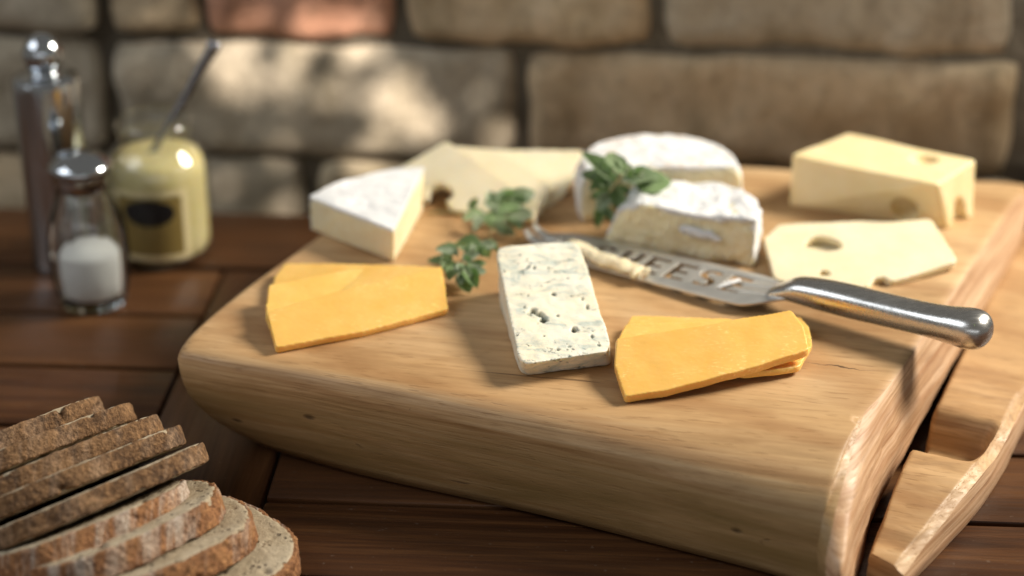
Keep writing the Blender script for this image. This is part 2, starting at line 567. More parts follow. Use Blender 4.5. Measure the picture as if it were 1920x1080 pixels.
def m_blue():
    t = NT('blue_veined_cheese')
    c = t.coord()
    a = t.noise(c, 55, 4, 0.6, 0.4)
    col = t.mix(t.mapr(a, 0.35, 0.65), (0.83, 0.75, 0.57), (0.88, 0.83, 0.70))
    zone = t.mapr(t.noise(t.n('Mapping', {'Vector': c, 'Scale': (22, 34, 26), 'Location': (0.4, 0.1, 0.2)}).outputs[0], 1.0, 3, 0.55, 0.6), 0.42, 0.57)
    haze = t.noise(t.n('Mapping', {'Vector': c, 'Rotation': (0, 0, 0.12), 'Scale': (60, 130, 100)}).outputs[0], 1.0, 5, 0.7, 0.9)
    col = t.mix(t.math('MULTIPLY', zone, t.mapr(haze, 0.43, 0.64, 0, 0.66)), col, (0.29, 0.41, 0.42))
    vein = t.noise(t.n('Mapping', {'Vector': c, 'Rotation': (0, 0, 0.15), 'Scale': (150, 200, 180)}).outputs[0], 1.0, 4, 0.7, 0.8)
    vm = t.math('MULTIPLY', t.mapr(vein, 0.60, 0.69), zone)
    col = t.mix(t.math('MULTIPLY', vm, 0.75), col, (0.09, 0.14, 0.14))
    pts = t.voronoi(c, 210)
    pm = t.math('MULTIPLY', t.mapr(pts, 0.12, 0.22, 1, 0), t.mapr(t.noise(c, 80, 2, 0.5), 0.54, 0.62))
    col = t.mix(t.math('MULTIPLY', pm, 0.6), col, (0.07, 0.09, 0.08))
    # mould in the hollow pits (shape of the pits themselves, read from the mesh)
    at = t.n('Attribute', attribute_name='pit')
    col = t.mix(at.outputs['Fac'], col, (0.075, 0.105, 0.085))
    f = t.noise(c, 700, 3, 0.6)
    h = t.math('SUBTRACT', t.math('ADD', t.math('MULTIPLY', a, 1.4), t.math('MULTIPLY', f, 0.22)), t.math('ADD', vm, pm))
    t.bs(Base_Color=col, Roughness=0.5, Specular_IOR_Level=0.4, Normal=t.bump(h, 0.0007, 0.8))
    sss(t, 0.3, (1.0, 0.85, 0.6), 0.004)
    return t.m
M['blue'] = m_blue()

def m_leaf(name, top, under):
    t = NT(name)
    c = t.coord()
    oi = t.n('ObjectInfo')
    n1 = t.noise(c, 130, 3, 0.6)
    col = t.mix(t.mapr(n1, 0.35, 0.65), top, tuple(v * 0.6 for v in top))
    col = t.mix(t.mapr(oi.outputs['Random'], 0, 1, 0, 0.5), col, under)
    geo = t.n('NewGeometry')
    col = t.mix(geo.outputs['Backfacing'], col, under)
    t.bs(Base_Color=col, Roughness=0.5, Specular_IOR_Level=0.4, Normal=t.bump(n1, 0.0004, 0.7),
         Sheen_Weight=0.2)
    tr = t.n('BsdfTranslucent', {'Color': (0.16, 0.32, 0.05, 1)})
    ms = t.n('MixShader', {0: 0.25, 1: t.b.outputs[0], 2: tr.outputs[0]})
    t.t.links.new(ms.outputs[0], t.out.inputs['Surface'])
    return t.m
M['leaf'] = m_leaf('oregano_leaf', (0.19, 0.32, 0.10), (0.40, 0.48, 0.31))
M['leaf_pale'] = m_leaf('oregano_leaf_pale', (0.36, 0.45, 0.28), (0.50, 0.57, 0.43))
M['stem'] = m_plain('oregano_stem', (0.24, 0.22, 0.10), 0.6)

def m_crust(name, c1, c2, c3, flour):
    t = NT(name)
    c = t.coord(rnd=3.0)
    a = t.noise(c, 70, 5, 0.65, 0.6)
    f = t.noise(c, 420, 4, 0.7)
    col = t.ramp(a, [(0.3, c1), (0.5, c2), (0.7, c3)])
    col = t.mix(t.mapr(f, 0.5, 0.72, 0, 0.5), col, tuple(min(1, v * 1.9) for v in c3))
    col = t.mix(t.mapr(f, 0.48, 0.30, 0, 0.6), col, tuple(v * 0.35 for v in c1))
    if flour:
        st = t.noise(t.n('Mapping', {'Vector': c, 'Rotation': (0, 0, 0.75), 'Scale': (120, 12, 12)}).outputs[0], 1.0, 4, 0.6, 0.4)
        fl = t.math('MULTIPLY', t.mapr(st, 0.48, 0.62), t.mapr(f, 0.34, 0.58, 0.25, 1.0))
        col = t.mix(t.math('MULTIPLY', fl, flour), col, (0.62, 0.55, 0.47))
    t.bs(Base_Color=col, Roughness=0.72, Specular_IOR_Level=0.3,
         Normal=t.bump(t.math('ADD', a, t.math('MULTIPLY', f, 0.8)), 0.0030, 0.9))
    return t.m
M['crust_dark'] = m_crust('dark_bread_crust', (0.065, 0.031, 0.014), (0.165, 0.085, 0.036), (0.30, 0.17, 0.08), 0.12)
M['crust_flour'] = m_crust('floury_bread_crust', (0.15, 0.062, 0.026), (0.27, 0.12, 0.05), (0.42, 0.21, 0.085), 0.8)

def m_crumb():
    t = NT('grey_bread_crumb')
    c = t.coord(rnd=2.0)
    a = t.noise(c, 60, 4, 0.6)
    f = t.noise(c, 500, 4, 0.7)
    col = t.mix(t.mapr(a, 0.35, 0.65), (0.36, 0.285, 0.19), (0.47, 0.39, 0.28))
    v = t.voronoi(c, 230)
    pore = t.math('MULTIPLY', t.mapr(v, 0.20, 0.34, 1, 0), t.mapr(t.noise(c, 120, 2, 0.5), 0.46, 0.58))
    col = t.mix(t.math('MULTIPLY', pore, 0.7), col, (0.10, 0.075, 0.05))
    h = t.math('SUBTRACT', t.math('MULTIPLY', f, 0.7), pore)
    t.bs(Base_Color=col, Roughness=0.85, Specular_IOR_Level=0.2, Normal=t.bump(h, 0.0014, 0.9))
    return t.m
M['crumb'] = m_crumb()
M['mustard'] = m_cheese('yellow_mustard', (0.62, 0.525, 0.26), (0.68, 0.59, 0.33), (1, 0.7, 0.2), rough=0.4, nscale=120)
M['salt'] = m_plain('white_salt', (0.80, 0.80, 0.80), 0.9, noise_amt=0.15, nscale=900)
M['label_black'] = m_plain('black_label', (0.010, 0.010, 0.012), 0.35)
M['label_gold'] = m_plain('ochre_label', (0.24, 0.17, 0.05), 0.45)
M['label_frame'] = m_plain('cream_label_border', (0.72, 0.62, 0.36), 0.45)

# ------------------------------------------------------------------ table
def box_mesh(x0, x1, y0, y1, z0, z1, bev=0.15, seg=2):
    bm = bmesh.new()
    bmesh.ops.create_cube(bm, size=1.0)
    for v in bm.verts:
        v.co = Vector(((x0 + x1) / 2 + v.co.x * (x1 - x0), (y0 + y1) / 2 + v.co.y * (y1 - y0), (z0 + z1) / 2 + v.co.z * (z1 - z0)))
    bmesh.ops.bevel(bm, geom=list(bm.edges), offset=bev, segments=seg, affect='EDGES', profile=0.5)
    return from_bm(bm)

table = thing('table', 'dark oiled wooden slatted table carrying the boards', 'table', (0, 95, 0))
table.rotation_euler.z = math.radians(-3.5)
def plank(x0, x1, y0, y1, dz=0.0):
    """table-local cm, y measured from the table's own origin line"""
    V, F = box_mesh(x0, x1, y0, y1, -2.2, dz, 0.18)
    me = bpy.data.meshes.new('plank')
    cx, cy = (x0 + x1) / 2, (y0 + y1) / 2
    long_x = (x1 - x0) > (y1 - y0)
    L = []
    for x, y, z in V:
        a, b = (x - cx), (y - cy)
        if not long_x: a, b = b, -a
        L.append((a * K, b * K, z * K))
    me.from_pydata(L, [], F)
    me.shade_smooth()
    me.materials.append(M['table'])
    o = bpy.data.objects.new('plank', me)
    COL.objects.link(o)
    o.parent = table
    o.location = (cx * K, cy * K, 0)
    if not long_x: o.rotation_euler.z = math.radians(90)
    sharp(o, 40)
    return o
GAP = 0.34
ys = [14.0 - 6.55 * k for k in range(0, 9)]
for k in range(len(ys) - 1):
    hi, lo = ys[k], ys[k + 1]
    plank(-75, -18.6, lo + GAP / 2, hi - GAP / 2, random.uniform(-0.06, 0.0))
    plank(-11.4, 75, lo + GAP / 2, hi - GAP / 2, random.uniform(-0.06, 0.0))
plank(-18.6 + GAP * 0.6, -11.4 - GAP * 0.4, -45, 14.0 - GAP, 0.0)     # cross rail
plank(-75, 75, 14.0 + GAP / 2, 22.3, 0.02)                            # back rail

# ------------------------------------------------------------------ stone wall
wall = thing('stone_wall', 'wall of rough tan stone blocks with dark recessed joints behind the table', 'wall', (0, 121, -12))
wall.rotation_euler.z = math.radians(-4.5)
def wall_obj(name, V, F, m, loc):
    me = bpy.data.meshes.new(name)
    me.from_pydata([tuple(Vector(v) * K) for v in V], [], F)
    me.shade_smooth()
    me.materials.append(m)
    o = bpy.data.objects.new(name, me)
    COL.objects.link(o)
    o.parent = wall
    o.location = Vector(loc) * K
    return o
def stone(x0, x1, z0, z1, m, seed, proud=0.0, skew=0.0):
    w, h, d = x1 - x0, z1 - z0, 6.0
    bm = bmesh.new()
    nx, nz = max(4, int(w / 0.8)), max(4, int(h / 0.8))
    grid = {}
    V, F = [], []
    for i in range(nx + 1):
        for j in range(nz + 1):
            u, v = i / nx, j / nz
            x, z = (u - 0.5) * w, (v - 0.5) * h
            ex, ez = min(u, 1 - u) * w, min(v, 1 - v) * h
            edge = min(ex, ez)
            r = 0.38
            drop = 0.0 if edge > r else (r - math.sqrt(max(0, r * r - (r - edge) ** 2)))
            nn = fbm((x + seed * 13, seed, z), 0.22, 4)
            y = -proud + drop - nn * 0.7
            wob = noise.noise(Vector((x * 0.3, z * 0.3, seed))) * 0.35
            corner = max(0, 1 - math.hypot(ex, ez) / 1.2)
            x += wob + skew * v - (0.25 * corner * (1 if u > .5 else -1))
            z += wob - (0.25 * corner * (1 if v > .5 else -1))
            V.append((x, y, z))
    for i in range(nx):
        for j in range(nz):
            a = i * (nz + 1) + j
            F.append((a, a + nz + 1, a + nz + 2, a + 1))
    # sides going back into the wall
    rim = [i * (nz + 1) for i in range(nx + 1)] + [nx * (nz + 1) + j for j in range(1, nz + 1)] + \
          [i * (nz + 1) + nz for i in range(nx - 1, -1, -1)] + [j for j in range(nz - 1, 0, -1)]
    b0 = len(V)
    for q in rim:
        V.append((V[q][0], d, V[q][2]))
    n = len(rim)
    for k in range(n):
        k2 = (k + 1) % n
        F.append((rim[k2], rim[k], b0 + k, b0 + k2))
    wall_obj('stone', V, F, M[m], ((x0 + x1) / 2, 0, (z0 + z1) / 2 + 12))
rows = [
    (10.6, 21.0, [(-62, -43.6, 'stone_b'), (-42.8, -27.0, 'stone_c'), (-26.0, -20.4, 'stone_a'), (-19.5, -7.6, 'stone_d'), (-6.7, 8.6, 'stone_a'), (9.6, 31.2, 'stone_c')]),
    (2.45, 9.95, [(-62, -50, 'stone_a'), (-49, -27.0, 'stone_c'), (-26.0, 0.1, 'stone_c'), (1.0, 32.0, 'stone_a')]),
    (-6.0, 1.8, [(-62, -41, 'stone_c'), (-40, -29.5, 'stone_a'), (-28.5, -14.0, 'stone_c'), (-13.0, 6.0, 'stone_b'), (7.0, 33.0, 'stone_b')]),
    (-12.0, -6.9, [(-62, -33, 'stone_b'), (-32, -8, 'stone_a'), (-7, 15, 'stone_c'), (16, 34, 'stone_b')]),
]
sd = 1
for z0, z1, st in rows:
    for x0, x1, m in st:
        stone(x0, x1, z0, z1, m, sd, proud=random.uniform(-0.2, 0.3))
        sd += 1
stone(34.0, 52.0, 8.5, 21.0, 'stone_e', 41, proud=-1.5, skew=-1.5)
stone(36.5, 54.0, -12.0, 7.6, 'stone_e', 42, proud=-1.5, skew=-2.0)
V, F = box_mesh(-62, 56, 0.85, 7.0, 0.0, 33.0, 0.05, 1)
wall_obj('mortar', V, F, M['mortar'], (0, 0, 0))

# ------------------------------------------------------------------ leaves outside the frame that dapple the sun on the wall
sp, stt = Vector(SUNP), Vector(SUNT)
ray = (stt - sp).normalized()
rx = ray.cross(Vector((0, 0, 1))).normalized()
rz = rx.cross(ray)
D = 62.0                                    # leaf screen, cm from the lamp
flecks = [((-6.69, 120.5, 6.92), 52, 62), ((-7.33, 120.5, 8.73), 60, 30), ((-14.02, 120.5, 9.45), 26, 60), ((-13.51, 120.5, 11.59), 24, 40), ((-17.01, 120.5, 9.45), 26, 34), ((-20.74, 120.5, 9.63), 22, 40), ((-9.38, 120.5, 3.23), 46, 30), ((-14.54, 120.5, 4.27), 18, 26), ((-11.27, 120.5, 8.37), 24, 20), ((-10.09, 120.5, 12.71), 36, 46), ((-16.15, 120.5, 12.64), 36, 44), ((-18.84, 120.5, 12.64), 20, 50), ((-12.45, 120.5, 12.64), 26, 40), ((-14.92, 120.5, 0.21), 20, 22), ((-8.27, 120.5, 11.59), 14, 60), ((-22.21, 120.5, 12.64), 18, 30), ((-4.83, 120.5, 5.45), 22, 24)]
gaps = []
for (x, y, z), a, b in flecks:
    d = (Vector((x, y, z)) - sp)
    t = D / d.dot(ray)
    q = d * t
    gaps.append((q.dot(rx), q.dot(rz), a * t / 30.0 * 0.5, b * t / 30.0 * 0.5))
rl = random.Random(5)
V, F = [], []
def add_leaf(c, L, W, ang, tilt):
    ax = rx * math.cos(ang) + rz * math.sin(ang)
    ay = (rz * math.cos(ang) - rx * math.sin(ang)) * math.cos(tilt) + ray * math.sin(tilt)
    o = len(V)
    prof = [(0, 0.0), (0.18, 0.55), (0.42, 1.0), (0.7, 0.72), (1.0, 0.0)]
    for s, w in prof:
        m = c + ax * (s - 0.5) * L
        V.append(tuple(m + ay * w * W / 2)); V.append(tuple(m - ay * w * W / 2)); 
    for k in range(4):
        F.append((o + 2 * k, o + 2 * k + 1, o + 2 * k + 3, o + 2 * k + 2))
n_leaf = 0
while n_leaf < 3000:
    px_, pz_ = rl.uniform(-7.5, 7.5), rl.uniform(-7.5, 7.5)
    n_leaf += 1
    L = rl.uniform(0.7, 1.3)
    ok = True
    for gx, gz, ga, gb in gaps:
        if ((px_ - gx) / (ga + 0.42 * L * 0.6)) ** 2 + ((pz_ - gz) / (gb + 0.42 * L * 0.6)) ** 2 < 1:
            ok = False
            break
    if ok:
        add_leaf(sp + ray * (D + rl.uniform(-1.5, 1.5)) + rx * px_ + rz * pz_, L, L * 0.6, rl.uniform(0, 6.3), rl.uniform(-0.4, 0.4))
leaves = obj('overhanging_foliage', V, F, M['leaf'], origin=tuple(sp + ray * D))
tag(leaves, 'green leafy foliage overhanging in front of the wall, above the picture', 'foliage', kind='stuff')

# ------------------------------------------------------------------ the big board
def closed_spline(P, n):
    m = len(P)
    out = []
    for i in range(n):
        t = i / n * m
        k = int(t); f = t - k
        a, b, c, d = (np.array(P[(k + j - 1) % m]) for j in range(4))
        out.append(0.5 * ((2 * b) + (c - a) * f + (2 * a - 5 * b + 4 * c - d) * f * f + (3 * b - a - 3 * c + d) * f ** 3))
    return out

def loft_board(ctrl, n, ztop, cx, cy, grain, amp, dip=None):
    """ctrl rows: T(x,y) rim of the flat top, M(x,y,z) widest line, B(x,y,z) foot, flat (1 = straight bevel)"""
    R = closed_spline([(*T, *Mm, *B, fl) for T, Mm, B, fl in ctrl], n)
    V, F, rings, cut = [], [], [], []
    def ring(fn):
        base = len(V)
        for r in R:
            V.append(fn(r))
        rings.append(base)
    for s in (0.02, 0.12, 0.25, 0.4, 0.55, 0.68, 0.79, 0.87, 0.93, 0.97):
        ring(lambda r, s=s: (cx + (r[0] - cx) * s, cy + (r[1] - cy) * s, ztop))
    NS = 12
    for k in range(NS + 1):
        a = k / NS * math.pi / 2
        def fn(r, a=a, k=k):
            fl = min(max(r[8], 0), 1)
            e1, e2 = math.sin(a), 1 - math.cos(a)
            l = k / NS
            l2 = max(0, (l - 0.0))
            h = e1 * (1 - fl) + l * fl
            q = e2 * (1 - fl) + (l2 ** 1.15) * fl
            return (r[0] + (r[2] - r[0]) * h, r[1] + (r[3] - r[1]) * h, ztop + (r[4] - ztop) * q)
        ring(fn)
    for k in range(1, 9):
        def fn(r, l=k / 8):
            w = l ** 2.3
            return (r[2] + (r[5] - r[2]) * w, r[3] + (r[6] - r[3]) * w, r[4] + (r[7] - r[4]) * l)
        ring(fn)
    for a, b in zip(rings[:-1], rings[1:]):
        for i in range(n):
            j = (i + 1) % n
            if a >= rings[10] and R[i][8] > 0.55 and R[j][8] > 0.55: cut.append(len(F))
            F.append((a + i, b + i, b + j, a + j))
    F.append(tuple(range(rings[0], rings[0] + n)))
    F.append(tuple(range(rings[-1], rings[-1] + n))[::-1])
    out = []
    for v in V:
        x, y, z = v
        if dip: z += dip(x, y, z)
        g = grain(x, y)
        w = max(0, min(1, (ztop - z) / 1.2))
        d = noise.fractal(Vector((g[0] * 0.10, g[1] * 0.55, z * 0.9)), 1, 2, 3) * amp * w
        out.append((x + d * 0.5, y - d, z + d * 0.25))
    return out, F, cut

ang = math.radians(-14)
gr = lambda x, y: (x * math.cos(ang) + y * math.sin(ang), -x * math.sin(ang) + y * math.cos(ang))
ZT = 6.0
ctrl = [
    ((-15.9, 89.3), (-16.7, 88.6, 5.35), (-13.3, 89.6, 0.2), 0),
    ((-14.9, 88.1), (-15.5, 87.3, 5.3), (-12.6, 88.2, 0.2), 0),
    ((-10.2, 86.4), (-10.5, 85.55, 5.2), (-9.8, 86.6, 0.2), 0),
    ((-6.3, 85.1), (-6.7, 84.1, 5.1), (-6.5, 85.0, 0.2), 0),
    ((1.2, 82.4), (0.8, 81.1, 4.8), (1.0, 81.9, 0.2), 0),
    ((7.8, 81.0), (7.3, 78.3, 4.0), (8.0, 78.6, 0.2), 0),
    ((12.6, 80.6), (11.5, 76.4, 3.5), (11.7, 76.8, 0.2), 0),
    ((15.56, 80.15), (13.74, 75.46, 3.2), (13.9, 75.4, 0.2), 0),
    ((16.26, 81.15), (13.62, 74.68, 3.0), (14.2, 75.0, 0.2), 0.35),
    ((17.05, 82.33), (14.31, 72.79, 3.0), (15.4, 75.6, 0.2), 0.9),
    ((18.03, 83.95), (15.41, 75.9, 3.2), (16.2, 77.6, 0.2), 1),
    ((19.24, 86.29), (17.36, 80.68, 3.5), (17.4, 81.6, 0.2), 1),
    ((21.65, 91.11), (20.65, 87.1, 3.7), (20.3, 88.6, 0.2), 1),
    ((23.86, 95.52), (23.8, 93.4, 3.9), (22.0, 95.0, 0.2), 1),
    ((28.37, 104.54), (29.33, 105.26, 4.4), (27.5, 104.0, 0.2), 1),
    ((29.52, 107.18), (31.12, 110.11, 4.6), (29.0, 107.0, 0.2), 0.5),
    ((28.8, 107.57), (30.09, 111.26, 4.6), (26.5, 108.0, 0.2), 0),
    ((21.55, 109.18), (22.08, 111.75, 4.6), (20.0, 108.6, 0.2), 0),
    ((14.1, 110.67), (14.46, 113.35, 4.6), (14.0, 109.7, 0.2), 0),
    ((4.0, 112.0), (4.0, 113.0, 4.6), (4.0, 111.0, 0.2), 0),
    ((-4.6, 112.8), (-5.6, 113.6, 4.6), (-4.0, 112.0, 0.2), 0),
    ((-7.6, 107.2), (-8.6, 107.4, 4.6), (-6.6, 107.0, 0.2), 0),
    ((-10.7, 101.0), (-11.7, 101.2, 4.6), (-9.6, 101.0, 0.2), 0),
    ((-14.1, 94.0), (-14.9, 94.1, 5.2), (-12.2, 94.0, 0.2), 0),
]
V, F, cut = loft_board(ctrl, 300, ZT, 5.0, 96.0, gr, 0.10)
big = thing('serving_board', 'thick pale wooden serving board with rounded natural edge, under the cheeses', 'board', (5, 95, 0))
def end_faces(o, faces):
    o.data.materials.append(M['end_grain'])
    for k in faces:
        o.data.polygons[k].material_index = 1
    return o
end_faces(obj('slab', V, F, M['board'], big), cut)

# the lower board with a scooped grip
low = thing('grip_board', 'thin wooden board with scooped grip right of the big board, under the knife handle end', 'board', (24, 88, 0))
Z2 = 2.7
def quad_strip():
    L = [(13.58, 70.02), (16.33, 76.32), (19.25, 83.42), (20.92, 86.81), (24.04, 94.11), (28.4, 104.15), (35.49, 119.05)]
    Rr = [(14.37, 69.25), (17.37, 75.36), (21.95, 81.72), (24.35, 85.9), (27.53, 92.07), (36.32, 105.98), (46.76, 120.88)]
    return L[1:], Rr[1:]
Lp, Rp = quad_strip()
n1, n2 = 150, 26
Ls, Rs = spline([(*p, 0) for p in Lp], n1), spline([(*p, 0) for p in Rp], n1)
sc_c = Vector((*(22.2, 85.11), 0))
def low_top(p, u=0.5):
    """height of the lower board's top; the grip is a hollow cut across it"""
    s = (p - sc_c).dot(Vector((0.42, 0.91, 0)))
    z = Z2
    if -2.6 < s < 2.6:
        q = s / 2.6
        if q > 0.28:  f_ = min(1, (q - 0.28) / 0.58); f_ = 1 - f_ * f_ * (3 - 2 * f_)
        elif q > -0.2: f_ = 1.0
        else:         f_ = (q + 1) / 0.8; f_ = f_ * f_ * (3 - 2 * f_)
        fade = max(0.0, min(1.0, (0.97 - u) / 0.22)); fade = fade * fade * (3 - 2 * fade)
        z -= 1.8 * f_ * (0.12 + 0.88 * fade)
    if s < -2.6:
        z -= 0.05 * (-s - 2.6) ** 1.5
    return z
V, F = [], []
NB = 10
for i in range(n1):
    a, b = Ls[i], Rs[i]
    w = (b - a)
    out = w.normalized()
    sec = []
    for k in range(NB + 1):                                # right face from the foot up
        l = k / NB
        p = b + out * (0.35 + 0.10 * math.sin(l * math.pi)) - out * 0.10 * (1 - l) ** 2
        zt = low_top(b, 1.0)
        sec.append((p.x, p.y, 0.02 + (zt - 0.35) * l))
    for k in range(n2 + 1):
        u = 1 - k / n2
        p = a.lerp(b, u)
        e = min(u, 1 - u) * w.length
        rr = 0.2
        dr = 0 if e > rr else rr - math.sqrt(max(0, rr * rr - (rr - e) ** 2))
        zt = low_top(p, u)
        zt += noise.noise(Vector((p.x * 0.5 + p.y * 0.1, p.y * 2.2, 3))) * 0.05
        sec.append((p.x, p.y, zt - dr * 0.8))
    for k in range(1, NB + 1):
        l = 1 - k / NB
        p = a - out * 0.1
        sec.append((p.x, p.y, 0.02 + (low_top(a, 0.0) - 0.35) * l))
    V += sec
m = len(V) // n1
side = []
for i in range(n1 - 1):
    for k in range(m - 1):
        if k < NB: side.append(len(F))
        F.append((i * m + k, i * m + k + 1, (i + 1) * m + k + 1, (i + 1) * m + k))
    F.append((i * m + m - 1, i * m, (i + 1) * m, (i + 1) * m + m - 1))
F.append(tuple(range(m))[::-1])
F.append(tuple((n1 - 1) * m + k for k in range(m)))
Vd = []
for x, y, z in V:
    d = noise.fractal(Vector((x * 0.25, y * 0.25, z * 1.6)), 1, 2, 3) * 0.05
    Vd.append((x + d, y - d * 0.6, z))
end_faces(sharp(obj('slab', Vd, F, M['board_low'], low), 48), side)

# ------------------------------------------------------------------ cheddar slices
def base_of(pts):
    n = len(pts)
    return (sum(p[0] for p in pts) / n, sum(p[1] for p in pts) / n, min(p[2] for p in pts))

def cheese_slice(name, label, cat, pts, holes, thick, m, group, **kw):
    V, F = slab(pts, holes, thick, **kw)
    z0 = min(v[2] for v in V)
    b = base_of(pts)
    o = obj(name, V, F, M[m], origin=(b[0], b[1], z0))
    tag(o, label, cat, group)
    return o

CH_L, CH_R = 'cheddar slices fanned on the left of the board', 'cheddar slices fanned on the right of the board'
''
cheese_slice('cheddar_slice', 'orange cheddar slice lying on top, front of the left fan', 'cheese',
    [(-12.37, 89.83, 7.13), (-11.67, 87.24, 6.45), (-7.55, 89.03, 6.39), (-3.26, 91.46, 6.47), (-3.68, 94.86, 7.31), (-8.25, 92.4, 7.26)], [], 0.44, 'cheddar', CH_L, seed=1, wob=0.016, corner=0.05)
cheese_slice('cheddar_slice', 'orange cheddar slice in the middle of the left fan, half covered', 'cheese',
    [(-12.6, 92.67, 7.25), (-12.45, 89.96, 6.88), (-12.14, 89.0, 6.71), (-3.66, 94.48, 6.03), (-3.75, 96.69, 6.33), (-8.48, 95.35, 6.93)], [], 0.36, 'cheddar', CH_L, seed=2, wob=0.016, corner=0.06)
cheese_slice('cheddar_slice', 'orange cheddar slice at the back of the left fan, only its far edge showing', 'cheese',
    [(-12.14, 96.5, 6.7), (-12.56, 94.85, 6.6), (-12.55, 92.58, 6.5), (-3.62, 93.64, 6.97), (-3.73, 95.31, 7.04), (-7.96, 96.0, 6.88)], [], 0.34, 'cheddar', CH_L, seed=3, wob=0.016, corner=0.06)
''
cheese_slice('cheddar_slice', 'orange cheddar slice lying on top, front of the right fan', 'cheese',
    [(5.06, 86.18, 7.5), (4.89, 84.46, 7.06), (5.3, 82.14, 6.48), (7.44, 82.59, 6.63), (11.21, 83.88, 7.03), (14.36, 85.17, 7.41), (14.27, 86.8, 7.83), (13.8, 88.01, 8.13), (11.28, 87.49, 7.95), (8.09, 86.76, 7.7)], [], 0.46, 'cheddar', CH_R, seed=4, wob=0.018, corner=0.10)
cheese_slice('cheddar_slice', 'orange cheddar slice second from top in the right fan, its corner sticking out at right', 'cheese',
    [(5.62, 88.26, 7.23), (5.24, 86.93, 7.17), (5.34, 85.77, 7.1), (11.26, 84.15, 6.65), (13.93, 85.01, 6.54), (14.85, 87.26, 6.62), (14.91, 88.87, 6.71), (14.57, 90.01, 6.8), (11.25, 89.33, 6.96)], [], 0.36, 'cheddar', CH_R, seed=5, wob=0.02, corner=0.08)
cheese_slice('cheddar_slice', 'orange cheddar slice at the back of the right fan, beneath the others', 'cheese',
    [(6.03, 90.18, 6.74), (5.61, 88.83, 6.7), (5.7, 87.46, 6.66), (11.34, 87.46, 6.66), (11.78, 89.11, 6.71), (11.05, 89.84, 6.73)], [], 0.34, 'cheddar', CH_R, seed=6, wob=0.02, corner=0.08)

# ------------------------------------------------------------------ swiss slices, front right
SW = 'swiss cheese slices in front of the block'
''
hA, hB = (16.89, 98.34, 6.99), (16.62, 95.6, 6.53)
cheese_slice('swiss_slice', 'pale holed cheese slice lying on top behind the knife handle', 'cheese',
    [(13.74, 99.07, 7.17), (13.88, 94.99, 6.48), (16.8, 94.01, 6.26), (18.78, 94.45, 6.3), (19.22, 95.18, 6.42), (19.76, 95.34, 6.43), (20.09, 94.91, 6.36), (23.99, 96.92, 6.63), (23.24, 101.0, 7.33), (18.5, 100.13, 7.27)],
    [ellipse3(hA, 1.0, 0.72, -0.017084780013517643, 0.16913932213382465), ellipse3(hB, 0.30, 0.26, -0.017084780013517643, 0.16913932213382465)], 0.45, 'swiss_slice', SW, seed=7, wob=0.014, corner=0.10)
cheese_slice('swiss_slice', 'pale cheese slice lying underneath, peeking out behind the holed slice', 'cheese',
    [(14.9, 101.26, 6.86), (13.98, 99.86, 6.68), (14.38, 96.69, 6.23), (18.94, 96.82, 6.17), (23.53, 98.36, 6.31), (23.31, 101.73, 6.78), (19.07, 101.72, 6.85)],
    [], 0.42, 'swiss_slice', SW, seed=8, wob=0.014, corner=0.10)

# swiss slices at the back
SB = 'swiss cheese slices fanned at the back'
''
cheese_slice('swiss_slice', 'pale cheese slice at the front of the back fan, with a bitten round notch', 'cheese',
    [(-6.83, 108.22, 7.25), (-3.91, 109.77, 8.45), (-2.75, 108.63, 8.23), (0.24, 105.1, 7.42), (1.51, 104.0, 7.23), (1.2, 102.5, 6.57), (-0.6, 103.24, 6.51), (-3.41, 104.35, 6.39), (-3.8, 105.04, 6.59), (-3.38, 105.42, 6.82), (-3.51, 106.02, 7.03), (-4.14, 106.49, 7.1), (-4.76, 106.32, 6.91), (-4.92, 105.55, 6.57), (-5.86, 105.94, 6.53)],
    [], 0.55, 'swiss_slice', SB, seed=9, wob=0.014, corner=0.12)
cheese_slice('swiss_slice', 'pale cheese slice in the middle of the back fan', 'cheese',
    [(-3.88, 110.65, 7.83), (-0.95, 110.07, 7.82), (1.25, 108.07, 7.32), (2.23, 106.53, 6.88), (1.59, 104.27, 6.12), (0.0, 105.14, 6.31), (-3.13, 107.87, 6.99)],
    [], 0.42, 'swiss_slice', SB, seed=10, wob=0.014, corner=0.10)
cheese_slice('swiss_slice', 'pale cheese slice at the right of the back fan, next to the sprig', 'cheese',
    [(-3.52, 111.24, 7.46), (0.0, 111.08, 7.35), (4.29, 111.21, 7.3), (3.85, 108.88, 6.74), (3.05, 106.95, 6.3), (1.72, 105.01, 5.86), (0.0, 106.46, 6.24), (-2.52, 108.94, 6.89)],
    [], 0.42, 'swiss_slice', SB, seed=11, wob=0.014, corner=0.10)

# ------------------------------------------------------------------ solids with booleans done by voxels
def carve(V, F, balls):
    """cut round holes: boolean with spheres"""
    me = bpy.data.meshes.new('temporary'); me.from_pydata(V, [], F)
    t = bpy.data.objects.new('temporary', me); COL.objects.link(t)
    cut = []
    for c, r, sc in balls:
        bm = bmesh.new()
        bmesh.ops.create_icosphere(bm, subdivisions=3, radius=1.0)
        for v in bm.verts: v.co = Vector((v.co.x * r * sc[0], v.co.y * r * sc[1], v.co.z * r * sc[2])) + Vector(c)
        cm = bpy.data.meshes.new('temporary'); bm.to_mesh(cm); bm.free()
        co = bpy.data.objects.new('temporary', cm); COL.objects.link(co); cut.append(co)
        md = t.modifiers.new('b', 'BOOLEAN'); md.operation = 'DIFFERENCE'; md.object = co; md.solver = 'EXACT'
    dg = bpy.context.evaluated_depsgraph_get(); dg.update()
    r = bpy.data.meshes.new_from_object(t.evaluated_get(dg))
    V2 = [tuple(v.co) for v in r.vertices]; F2 = [tuple(p.vertices) for p in r.polygons]
    for o in [t] + cut: bpy.data.objects.remove(o)
    return V2, F2

